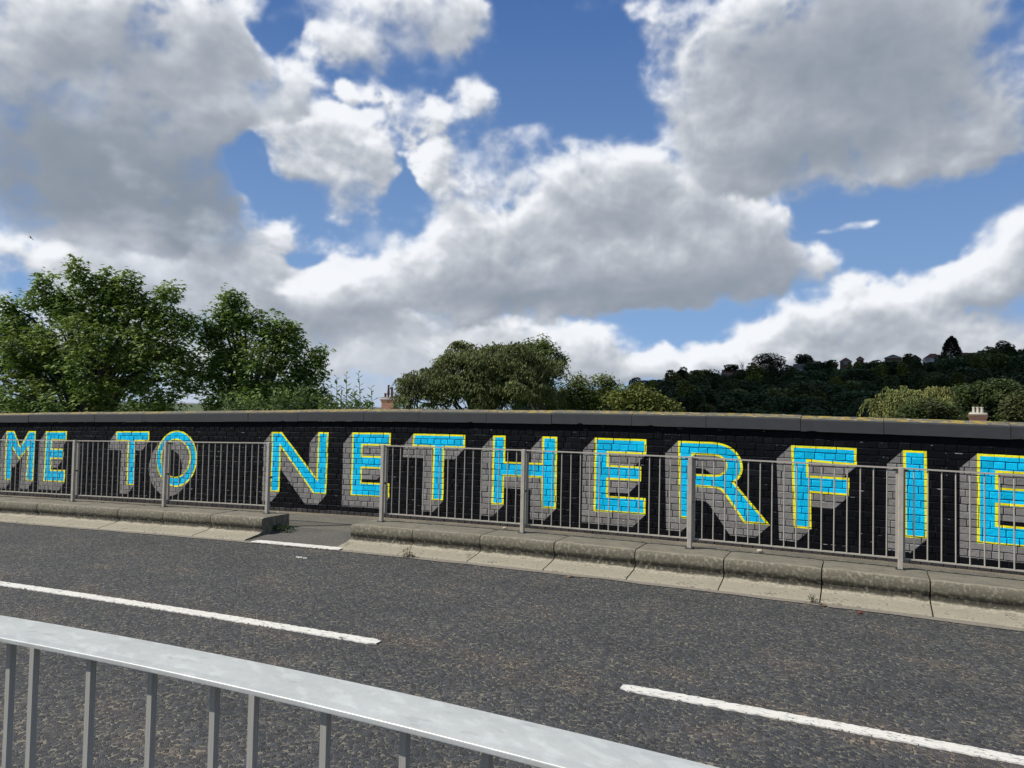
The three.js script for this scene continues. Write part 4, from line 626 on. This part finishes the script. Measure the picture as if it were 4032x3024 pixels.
{
  const pos = [], idx = [], na = 120, nd = 26; for (let i = 0; i <= na; i++) for (let j = 0; j <= nd; j++) { const a = mix(-40, 60, i / na), d = mix(RNEAR - 10, 700, (j / nd) ** 1.2), [x, z] = polar(a, d); pos.push(x, hillY(a, d) + 1.447, z); }
  for (let i = 0; i < na; i++) for (let j = 0; j < nd; j++) { const a = i * (nd + 1) + j, b = a + nd + 1; idx.push(a, b, a + 1, b, b + 1, a + 1); }
  const g = new THREE.BufferGeometry(); g.setAttribute('position', new THREE.Float32BufferAttribute(pos, 3)); g.setAttribute('uv', new THREE.Float32BufferAttribute(pos.flatMap((v, i) => i % 3 === 1 ? [] : [v / 9000]), 2)); g.setIndex(idx); g.computeVertexNormals(); structure('hill', g, turfMat);
}
// far crowns: lumpy masses of leaf sprays, one shape per kind, set out over the slope
const farLeafMat = new THREE.MeshStandardMaterial({ vertexColors: true, roughness: 0.8, side: THREE.DoubleSide });
function farCrown(seed, lumps, sprays, leaf, [rx, ry, rz], col) {
  const r = rng(seed), L = new Leaves(seed + 1); const B = [];
  for (let i = 0; i < lumps; i++) { const a = r() * 6.283, h = r(), q = 0.62 * Math.sqrt(1 - (h - 0.35) ** 2); B.push([Math.cos(a) * q * rx * r() ** 0.4, (h * 1.05 - 0.35) * ry, Math.sin(a) * q * rz * r() ** 0.4, 0.34 + 0.2 * r(), 0.75 + 0.5 * r()]); }
  for (let i = 0; i < sprays; i++) {
    const b = B[Math.floor(r() * lumps)], u = r() * 2 - 1, a = r() * 6.283, q = Math.sqrt(1 - u * u), n = [q * Math.cos(a), u, q * Math.sin(a)], k = 0.82 + 0.22 * r(), o = [b[0] + n[0] * b[3] * rx * k, b[1] + n[1] * b[3] * ry * 0.8 * k, b[2] + n[2] * b[3] * rz * k];
    const [d, s, m] = L.rand(0, 0.25, n, 0.9), l = leaf * (0.6 + 0.8 * r()), t = b[4] * (0.75 + 0.5 * r()); L.leaf(o, d, s, m, l, l * 0.8, col.map((v) => v * t), 'lobed');
  }
  return L.build();
}
{
  const shapes = [farCrown(201, 9, 2600, 0.95, [5.2, 5.4, 5.2], [0.055, 0.085, 0.03]), farCrown(205, 11, 3000, 0.95, [6.4, 5.0, 6.4], [0.048, 0.078, 0.03]), farCrown(209, 7, 2400, 0.9, [4.2, 6.4, 4.2], [0.06, 0.09, 0.028])];
  const r = rng(220), spots = [[], [], []];
  for (let d = RNEAR - 4; d < 470; d += 8.4) for (let a = -24 + (d % 2); a < 24; a += 8.6 / d * 57.3) {
    const aa = a + (r() - 0.5) * 1.1, dd = d + (r() - 0.5) * 7, h = hillY(aa, dd); if (h < -5.8 && r() < 0.6) continue; if (dd > RTOP + 16) continue;
    if (HOUSES.some(([p, q, dd2, w]) => { const v = at(p, q, dd2), ha = Math.atan2(v.x, -v.z) * 57.3, hd = Math.hypot(v.x, v.z); return Math.abs(aa - ha) < (w * 0.5 + 2.5) / hd * 57.3 && dd < hd + 9 && dd > hd - 34; }) && r() < 0.85) continue;
    const k = Math.floor(r() * 3), s = 0.62 + 0.75 * r(), [x, z] = polar(aa, dd), top = dd > RTOP - 14 ? 0.72 + 0.35 * r() : s; spots[k].push([x, h + 1.447 + 3.2 * top, z, top, r() * 6.28, r()]);
  }
  const wood = new THREE.Group(); wood.name = 'woodland'; wood.userData = { kind: 'stuff', label: 'dark dense wood covering the hillside in cloud shadow', category: 'woodland' }; scene.add(wood); bases.set(wood, new THREE.Vector3());
  spots.forEach((list, k) => {
    const m = new THREE.InstancedMesh(shapes[k], farLeafMat, list.length), M = new THREE.Matrix4(), q = new THREE.Quaternion(), up = new THREE.Vector3(0, 1, 0), c = new THREE.Color();
    list.forEach(([x, y, z, s, a, t], i) => { M.compose(new THREE.Vector3(x, y, z), q.setFromAxisAngle(up, a), new THREE.Vector3(s, s * (0.85 + 0.3 * t), s)); m.setMatrixAt(i, M); const w = 0.75 + 0.95 * ((t * 7.7) % 1), y2 = t > 0.93 ? 1.8 : t > 0.84 ? 1.4 : 1; c.setRGB(w * (y2 > 1 ? 1.35 * y2 : 1), w * y2, w * 0.95); m.setColorAt(i, c); });
    m.name = 'crown' + (k ? '_00' + k : ''); m.userData.kind = 'stuff'; shadows(m); wood.add(m);
  });
}
const SC = 430 / 1662;   // metres per photograph pixel at the ridge
function ridgeTree(name, label, px, py, base, rx, d, { seed, col = [0.026, 0.04, 0.017], tall = false, lumps = 14, sprays = 4200, leaf = 1.0 }) {
  const s = d / 1662, top = at(px, py, d), low = at(px, base, d), h = top.y - low.y, c = low.clone(); c.y = low.y + h * 0.5; const t = thing(name, label, 'tree', [c.x, low.y - 5, c.z]);
  let g; if (tall) { const L = new Leaves(seed), r = rng(seed); for (let i = 0; i < 9000; i++) { const v = r() ** 0.9, w = rx * s * Math.pow(Math.sin(Math.PI * Math.min(1, 0.26 + 0.74 * v)), 0.6) * (v > 0.96 ? 0.5 : 1), a = r() * 6.283, k = 0.7 + 0.34 * r() + 0.12 * Math.sin(a * 3 + v * 14), o = [Math.cos(a) * w * k, (v - 0.5) * h, Math.sin(a) * w * k], [dd, ss, n] = L.rand(0, -0.5, [Math.cos(a), 0.4, Math.sin(a)], 0.7), l = 0.9 * (0.6 + 0.8 * r()), q = 0.7 + 0.6 * r(); L.leaf(o, dd, ss, n, l, l * 0.7, col.map((x) => x * q), 'lobed'); } g = L.build(); }
  else g = farCrown(seed, lumps, sprays, leaf, [rx * s * 1.12, h * 0.62, rx * s * 1.12], col);
  g.translate(c.x, c.y, c.z); part('trunk', tube([[c.x, low.y - 6, c.z], [c.x, low.y, c.z], [c.x, c.y, c.z]], 0.4, 0.1, 6), barkMat, t); part('crown', g, farLeafMat, t); return t;
}
ridgeTree('conifer', 'tall dark columnar conifer rising above the ridge of the hill', 2055, 727, 806, 19, 415, { seed: 231, tall: true });
ridgeTree('ridge_tree', 'widest round dark tree on the skyline, left of the long grey roof', 1660, 764, 812, 36, 415, { seed: 233 });
ridgeTree('ridge_tree', 'neat round dark tree just above the long grey roof', 1736, 767, 792, 17, 425, { seed: 235, lumps: 12, sprays: 2600 });
ridgeTree('ridge_tree', 'round dark tree alone at the right end of the skyline', 2172, 738, 776, 23, 420, { seed: 237 });
ridgeTree('ridge_tree', 'small round tree at the lower left end of the skyline', 1474, 796, 825, 17, 405, { seed: 239, lumps: 12, sprays: 2600 });
ridgeTree('ridge_tree', 'bushy tree on the skyline between the two reddish roofs', 1530, 802, 832, 24, 400, { seed: 241, lumps: 14, sprays: 2800 });
ridgeTree('ridge_tree', 'small tree on the skyline behind the brick house with bright window', 2092, 762, 784, 13, 430, { seed: 243, lumps: 10, sprays: 2000 });
ridgeTree('ridge_tree', 'flat-topped small tree standing just left of the reddish skyline roof', 1580, 788, 806, 14, 405, { seed: 245, lumps: 9, sprays: 1200 });
{   // a bare dead tree
  const p = at(1604, 820, 402), r = rng(250), w = [tube([[p.x, p.y - 6, p.z], [p.x + 0.2, p.y, p.z], [p.x, p.y + 9, p.z]], 0.3, 0.06, 5)]; for (let i = 0; i < 26; i++) { const y = p.y + 1 + 6.5 * r(), a = r() * 6.28, l = 1 + 2.2 * r(); w.push(tube([[p.x, y, p.z], [p.x + Math.cos(a) * l * 0.5, y + l * 0.7, p.z + Math.sin(a) * l * 0.5], [p.x + Math.cos(a) * l * 0.7, y + l * 1.3, p.z + Math.sin(a) * l * 0.7]], 0.09, 0.03, 4)); }
  const t = thing('bare_tree', 'leafless pale tree between the two reddish skyline houses', 'tree', [p.x, p.y - 6, p.z]); part('trunk', joined(w), barkMat, t);
}

// --- houses on the ridge: walls, pitched or hipped roof, windows, chimney
const brickWallMat = new THREE.MeshStandardMaterial({ color: new THREE.Color(0.14, 0.07, 0.05), roughness: 0.9 }), whiteMat = new THREE.MeshStandardMaterial({ color: new THREE.Color(0.5, 0.49, 0.46), roughness: 0.8 });
const roofRed = new THREE.MeshStandardMaterial({ color: new THREE.Color(0.12, 0.05, 0.037), roughness: 0.9 }), roofGrey = new THREE.MeshStandardMaterial({ color: new THREE.Color(0.085, 0.078, 0.074), roughness: 0.9 }), roofDark = new THREE.MeshStandardMaterial({ color: new THREE.Color(0.045, 0.04, 0.042), roughness: 0.85 });
const glassMat = new THREE.MeshPhysicalMaterial({ color: new THREE.Color(0.05, 0.06, 0.07), roughness: 0.06, metalness: 0, clearcoat: 1 });
// roof over a w x d rectangle, ridge along x (or hipped), eaves at y = 0
function roofGeo(w, d, h, hip, over = 0.4) {
  const a = w / 2 + over, b = d / 2 + over, k = hip ? Math.max(0.3, a - b * 0.9) : a, v = [[-a, 0, b], [a, 0, b], [a, 0, -b], [-a, 0, -b], [-k, h, 0], [k, h, 0]], f = [[0, 1, 5], [0, 5, 4], [2, 3, 4], [2, 4, 5], [1, 2, 5], [3, 0, 4], [0, 2, 1], [0, 3, 2]], p = []; for (const t of f) for (const i of t) p.push(...v[i]);
  const g = new THREE.BufferGeometry(); g.setAttribute('position', new THREE.Float32BufferAttribute(p, 3)); g.setAttribute('uv', new THREE.Float32BufferAttribute(new Float32Array(p.length / 3 * 2), 2)); g.computeVertexNormals(); return g;
}
function house(label, [px, py, dist], { w, d = 8, wallH = 5, roofH = 2.6, hip = false, turn = 0, wall = brickWallMat, roof = roofRed, windows = [], chimney = null, gableWhite = false }) {
  const p = at(px, py, dist), t = thing('house', label, 'house', [p.x, p.y - roofH - wallH - 3, p.z]); t.rotation.y = turn; const y = wallH + 3;   // py is the ridge
  const add = (name, g, m, par = t) => { const o = shadows(new THREE.Mesh(g, m)); o.name = name; par.add(o); return o; };
  const walls = add('wall', box(w, y, d, 0, y / 2, 0), wall);
  if (!hip) for (const s of [-1, 1]) { const sh = new THREE.Shape(); sh.moveTo(-d / 2, 0); sh.lineTo(d / 2, 0); sh.lineTo(0, roofH * d / (d + 0.8)); const g = new THREE.ExtrudeGeometry(sh, { depth: 0.3, bevelEnabled: false }); g.rotateY(Math.PI / 2); g.translate(s * w / 2 - 0.15, y + 0.01, 0); add('gable' + (s > 0 ? '_001' : ''), g, gableWhite ? whiteMat : wall); }
  const rf = add('roof', roofGeo(w, d, roofH, hip).translate(0, y + 0.02, 0), roof); add('fascia', box(w + 0.7, 0.22, 0.06, 0, y - 0.02, d / 2 + 0.42), whiteMat, rf);
  windows.forEach(([x, yy, ww, hh], i) => { const f = add('window' + (i ? '_00' + i : ''), box(ww, hh, 0.16, x, y + yy, d / 2 + 0.02), whiteMat); add('pane', box(ww - 0.25, hh - 0.25, 0.05, x, y + yy, d / 2 + 0.1), glassMat, f); });
  if (chimney) { const [x, h] = chimney, ch = add('chimney', box(0.9, roofH + h, 0.9, x, y + (roofH + h) / 2, 0), brickWallMat); add('chimney_pot', new THREE.CylinderGeometry(0.14, 0.17, 0.7, 8).translate(x, y + roofH + h + 0.35, 0), roofRed, ch); }
  return t;
}
const W2 = [[-2.5, -1.4, 1.6, 1.3], [2.5, -1.4, 1.6, 1.3]];
house('brick house with brown pitched roof on the left skyline, beside the bare tree', [1582, 799, 404], { w: 10, roofH: 2.4, windows: W2, turn: 0.15 });
house('end-on brick house on the left skyline, right of the bare tree', [1619, 799, 408], { w: 6, roofH: 2.2, turn: 1.3, windows: [[0, -1.4, 1.6, 1.3]] });
house('low dark-roofed house with white front among trees at left of the hill', [1536, 811, 398], { w: 6.5, d: 6, roofH: 1.6, roof: roofDark, wall: whiteMat });
house('long grey pitched roof with white gable end under the round tree', [1738, 786, 400], { w: 10.4, roofH: 3, roof: roofGrey, gableWhite: true, wall: whiteMat, turn: -0.12 });
house('red hipped roof peeping over trees, leftmost of the red roofs', [1827, 773, 412], { w: 5.6, d: 5.6, roofH: 2.1, hip: true, windows: [[0, -1, 2, 1]] });
house('small tip of a red roof just right of the leftmost red roof', [1858, 770, 425], { w: 3.6, d: 4, roofH: 1.6, hip: true });
house('house with flat-looking brown hipped roof on the skyline', [1929, 766, 420], { w: 8, d: 9, roofH: 2, hip: true, roof: roofGrey });
house('house with white-edged dark gable on the skyline, left one of two', [1962, 768, 425], { w: 6, d: 5, roofH: 2.1, turn: 1.45, roof: roofDark, gableWhite: true, wall: whiteMat });
house('house with white-edged dark gable on the skyline, right one of two', [1977, 767, 427], { w: 6, d: 5, roofH: 2.2, turn: 1.5, roof: roofDark, gableWhite: true, wall: whiteMat });
house('red hipped roof house with white windows and tall chimney by the conifer', [2015, 764, 410], { w: 8.6, d: 7, roofH: 2.7, hip: true, windows: [[-2.6, -0.9, 2, 1.2], [1.8, -0.9, 2.4, 1.2]], chimney: [4.1, 0.6], wall: whiteMat });
house('narrow brick house with one bright window right of the conifer', [2086, 762, 412], { w: 5, d: 6, roofH: 2, turn: 0.2, windows: [[0.4, -2.2, 1.9, 1.9]] });
house('long grey roof with white gable lower on the slope, below the bright window', [2100, 789, 385], { w: 15, d: 7, roofH: 3, roof: roofGrey, wall: whiteMat, gableWhite: true, windows: [[-4, -1, 2, 1.1]], turn: 0.06 });
house('red-brown porch roof at the left foot of the long lower roof', [2073, 806, 378], { w: 5.4, d: 5, roofH: 2, wallH: 3, roof: roofRed, turn: 0.5 });
house('brown-roofed house between small trees at right of the skyline', [2134, 757, 425], { w: 9, d: 7, roofH: 2.2, roof: roofDark, windows: [[2.6, -1.2, 1.3, 1.2]], turn: -0.2 });

// --- two terraced houses below the bridge; only their chimneys rise above the wall
function chimneyHouse(label, px, py, d, { pots, w, capPale = false, stackH, wallH = 5, brick = [0.33, 0.13, 0.075] }) {
  const p = at(px, py, d), top = p.y, t = thing('terraced_house', label, 'house', [p.x, LAND, p.z]), bm = new THREE.MeshStandardMaterial({ map: bytesTexture(256, 256, (u, v, o, x, y) => { const r = Math.floor(v * 32), c = Math.floor(u * 12 + (r % 2) * 0.5), j = (v * 32 % 1) < 0.14 || ((u * 12 + (r % 2) * 0.5) % 1) < 0.05, n = noise(c * 3.1, r * 5.7, 2), m = noise(x * 0.4, y * 0.4), k = 1 + 0.5 * n + 0.25 * m; for (let q = 0; q < 3; q++) o[q] = toS(j ? [0.25, 0.22, 0.18][q] : brick[q] * k); }, { repeat: [1, 1] }), roughness: 0.9 });
  const add = (name, g, m, par = t) => { const o = shadows(new THREE.Mesh(g, m)); o.name = name; par.add(o); return o; };
  const cy = top - LAND, ridgeY = cy - stackH, eaves = ridgeY - 2.6;
  add('wall', box(9, eaves, 8, 0, eaves / 2, -1), brickWallMat); const rf = add('roof', roofGeo(9, 8, 2.6, false).translate(0, eaves + 0.02, -1), roofGrey);
  const st = add('chimney', box(w * 0.84, stackH + 1.4, 0.8, 0, cy - (stackH + 1.4) / 2 - 0.25, -1), bm, t);
  for (let i = 0; i < 3; i++) add('oversailing_course' + (i ? '_00' + i : ''), box(w * (0.9 + 0.05 * i), 0.085, 0.86 + 0.05 * i, 0, cy - 0.24 + 0.09 * i - 0.02, -1), bm, st);
  add('flaunching', new THREE.CylinderGeometry(0.66, 0.76, 0.14, 4, 1).rotateY(Math.PI / 4).scale(w * 0.9, 1, 0.84).translate(0, cy + 0.1, -1), new THREE.MeshStandardMaterial({ color: capPale ? new THREE.Color(0.42, 0.38, 0.33) : new THREE.Color(0.2, 0.165, 0.13), roughness: 0.95 }), st);
  pots.forEach(([x, prof, h, m], i) => add('chimney_pot' + (i ? '_00' + i : ''), new THREE.LatheGeometry(prof.map(([r, y]) => new THREE.Vector2(r * 0.62, y * h)), 14).translate(x, cy + 0.14, -1), m, st));
}
const potRed = new THREE.MeshStandardMaterial({ color: new THREE.Color(0.1, 0.034, 0.026), roughness: 0.7 }), potBuff = new THREE.MeshStandardMaterial({ color: new THREE.Color(0.27, 0.19, 0.11), roughness: 0.85 }), potPale = new THREE.MeshStandardMaterial({ color: new THREE.Color(0.5, 0.45, 0.38), roughness: 0.85 });
const straight = [[0, 0], [0.2, 0], [0.17, 0.08], [0.16, 0.85], [0.2, 0.88], [0.2, 1], [0.13, 1], [0.12, 0.6], [0, 0.6]], ornate = [[0, 0], [0.18, 0], [0.15, 0.1], [0.15, 0.18], [0.23, 0.24], [0.23, 0.29], [0.2, 0.34], [0.13, 0.86], [0.16, 0.9], [0.16, 1], [0.1, 1], [0.1, 0.7], [0, 0.7]];
chimneyHouse('orange brick chimney with four unlike pots above the wall, left of the drooping tree', 829, 861, 71, { w: 1.55, stackH: 2.2, pots: [[-0.5, straight, 0.38, potRed], [-0.17, ornate, 1.15, potRed], [0.2, straight, 0.95, potRed], [0.62, straight, 0.32, potBuff]] });
chimneyHouse('dark brick chimney with three pale pots above the wall, right of the golden willow', 2116, 896, 58, { w: 1.25, stackH: 2.0, capPale: true, brick: [0.22, 0.09, 0.06], pots: [[-0.27, straight, 0.46, potPale], [0, straight, 0.46, potPale], [0.27, straight, 0.46, potPale]] });

// --- the broad cloud whose shadow lies over the hill (high up, between the hill and the sun)
{
  const r = rng(300), list = [];
  for (let i = 0; i < 46; i++) { const u = r(), v = r(), hx = mix(-190, 420, u), hz = mix(-215, -640, v), H = 430, g = new THREE.IcosahedronGeometry(1, 3), p = g.attributes.position; for (let k = 0; k < p.count; k++) { const x = p.getX(k), y = p.getY(k), z = p.getZ(k), n = 1 + 0.22 * fbm(x * 2 + i, y * 2, z * 2, 3); p.setXYZ(k, x * n, y * n, z * n); } g.scale(75 + 35 * r(), y_(r), 70 + 30 * r()); g.translate(hx - 0.809 * H, H + 12 * r(), hz + 0.588 * H); g.computeVertexNormals(); list.push(g); }
  function y_(q) { return 18 + 16 * q(); }
  const m = structure('cloud', joined(list), new THREE.MeshStandardMaterial({ color: new THREE.Color(0.92, 0.92, 0.93), roughness: 1 }));
}

// --- small things along the road
{
  const weedLeaf = (name, label, [x, y, z], seed, n, R, Lf, col, tall = 0.6) => { const L = new Leaves(seed), r = rng(seed); for (let i = 0; i < n; i++) { const a = r() * 6.283, q = R * Math.sqrt(r()), [d, s, nn] = L.rand(0, -0.4, [Math.cos(a), 0.3, Math.sin(a)]), k = 0.7 + 0.6 * r(); L.leaf([x + Math.cos(a) * q, y + tall * R * r() * (1 - 0.5 * q / R), z + Math.sin(a) * q * 0.7], d, s, nn, Lf * (0.6 + 0.8 * r()), Lf * 0.4, col.map((c) => c * k), 'oval'); }
    const t = thing(name, label, 'weed', [x, y, z]); const st = []; for (let i = 0; i < 5; i++) { const a = i * 1.3; st.push(tube([[x, y - 0.01, z], [x + Math.cos(a) * R * 0.3, y + tall * R * 0.6, z + Math.sin(a) * R * 0.3], [x + Math.cos(a) * R * 0.6, y + tall * R, z + Math.sin(a) * R * 0.5]], 0.003, 0.001, 4)); } part('stem', joined(st), barkMat, t); part('foliage', L.build(), leafMat, t); };
  weedLeaf('weed', 'green weeds growing in the shade at the end of the left kerb', [-7.16, FOOTWAY - 0.03 + G(-7.2), -8.3], 401, 130, 0.16, 0.05, [0.05, 0.09, 0.02], 0.75);
  weedLeaf('weed', 'small dry tuft at the kerb foot near the crossing line', [-4.78, ROAD + G(-4.8), -7.66], 403, 60, 0.07, 0.035, [0.09, 0.085, 0.03], 1.7);
  weedLeaf('weed', 'tiny green sprig at the kerb foot below the letter F', [-0.42, ROAD + G(-0.4), -7.67], 405, 34, 0.05, 0.03, [0.1, 0.12, 0.03], 1.8);
  const stone = (seed, s) => { const g = new THREE.IcosahedronGeometry(s, 1), p = g.attributes.position; for (let k = 0; k < p.count; k++) { const n = 1 + 0.35 * noise(p.getX(k) / s * 1.3 + seed, p.getY(k) / s * 1.3, p.getZ(k) / s * 1.3); p.setXYZ(k, p.getX(k) * n * 1.25, p.getY(k) * n * 0.7, p.getZ(k) * n); } g.computeVertexNormals(); return g; };
  const stoneM = new THREE.MeshStandardMaterial({ color: new THREE.Color(0.42, 0.37, 0.29), roughness: 0.9 }), redM = new THREE.MeshStandardMaterial({ color: new THREE.Color(0.13, 0.035, 0.02), roughness: 0.7 }), whiteP = new THREE.MeshStandardMaterial({ color: new THREE.Color(0.75, 0.73, 0.68), roughness: 0.7 });
  const put = (name, geo, mat, label, cat, x, y, z) => { const m = lone(name, geo, mat, label, cat); m.position.set(x, y + G(x), z); return m; };
  put('pebble', stone(1, 0.026), stoneM, 'pale pebble on the footway below the first H', 'stone', -4.5, FOOTWAY + 0.022, -9.7);
  put('pebble', stone(2, 0.03), stoneM, 'tan pebble on the footway below the leg of the R', 'stone', -1.12, FOOTWAY + 0.024, -9.68);
  put('pebble', stone(3, 0.02), stoneM, 'small pale pebble lying in the gap between the kerbs', 'stone', -6.35, FOOTWAY + 0.008, -8.95);
  put('fruit', stone(4, 0.019), redM, 'small reddish fruit on the road at the kerb foot below the I', 'fruit', -0.02, ROAD + 0.012, -7.5);
  const leafLitter = (seed, L) => { const g = new THREE.PlaneGeometry(L, L * 0.5, 4, 2), p = g.attributes.position; g.rotateX(-Math.PI / 2); for (let k = 0; k < p.count; k++) p.setY(k, 0.008 * Math.sin(p.getX(k) / L * 5 + seed) + 0.006); g.rotateY(seed); g.computeVertexNormals(); return g; };
  const dead = new THREE.MeshStandardMaterial({ color: new THREE.Color(0.16, 0.09, 0.045), roughness: 0.9, side: THREE.DoubleSide });
  put('dead_leaf', leafLitter(1, 0.07), dead, 'brown dead leaf on the road at the kerb foot below the second E of NETHER', 'leaf', -2.75, ROAD + 0.008, -7.55);
  put('dead_leaf', leafLitter(2.2, 0.08), dead, 'brown curled leaf beside the tiny sprig below the F', 'leaf', -0.33, ROAD + 0.008, -7.62);
  put('paper_scrap', leafLitter(3, 0.06), whiteP, 'white paper scrap on the footway behind the gap at the N', 'litter', -8.55, FOOTWAY + 0.008, -9.72);
  put('paper_scrap', leafLitter(0.4, 0.05), whiteP, 'white paper scrap on the footway below the R', 'litter', -1.6, FOOTWAY + 0.008, -9.55);
}
// --- a bird gliding high on the left
{
  const p = at(67, 514, 60), m = new THREE.MeshStandardMaterial({ color: new THREE.Color(0.03, 0.03, 0.035), roughness: 0.8 }), t = thing('bird', 'small dark bird gliding in the sky above the maple', 'bird', p.toArray()); t.rotation.z = -0.85; t.rotation.y = 0.5;
  const pts = [[0.0, -0.17], [0.018, -0.15], [0.03, -0.1], [0.042, -0.02], [0.04, 0.06], [0.026, 0.12], [0.012, 0.2], [0.0, 0.24]].map(([r, y]) => new THREE.Vector2(r, y)), body = new THREE.LatheGeometry(pts, 10); body.rotateX(Math.PI / 2);
  const wing = (s) => { const a = [[0, 0.006, -0.06], [0.12 * s, 0.05, -0.09], [0.3 * s, 0.03, -0.02], [0.16 * s, 0.045, 0.04], [0, 0.006, 0.07]], q = []; for (const [i, j, k] of [[0, 1, 4], [1, 3, 4], [1, 2, 3]]) { for (const e of [i, j, k]) q.push(...a[e]); for (const e of [i, k, j]) q.push(a[e][0], a[e][1] - 0.008, a[e][2]); } const g = new THREE.BufferGeometry(); g.setAttribute('position', new THREE.Float32BufferAttribute(q, 3)); g.setAttribute('uv', new THREE.Float32BufferAttribute(new Float32Array(q.length / 3 * 2), 2)); g.computeVertexNormals(); return g; };
  const tail = new THREE.ConeGeometry(0.05, 0.12, 6).scale(1, 1, 0.25).rotateX(-Math.PI / 2).translate(0, 0, 0.26);
  const add = (n, g) => { const o = shadows(new THREE.Mesh(g, m)); o.name = n; t.add(o); }; add('body', body); add('wing', wing(1)); add('wing_001', wing(-1)); add('tail', tail);
}
renderer.render(scene, camera);
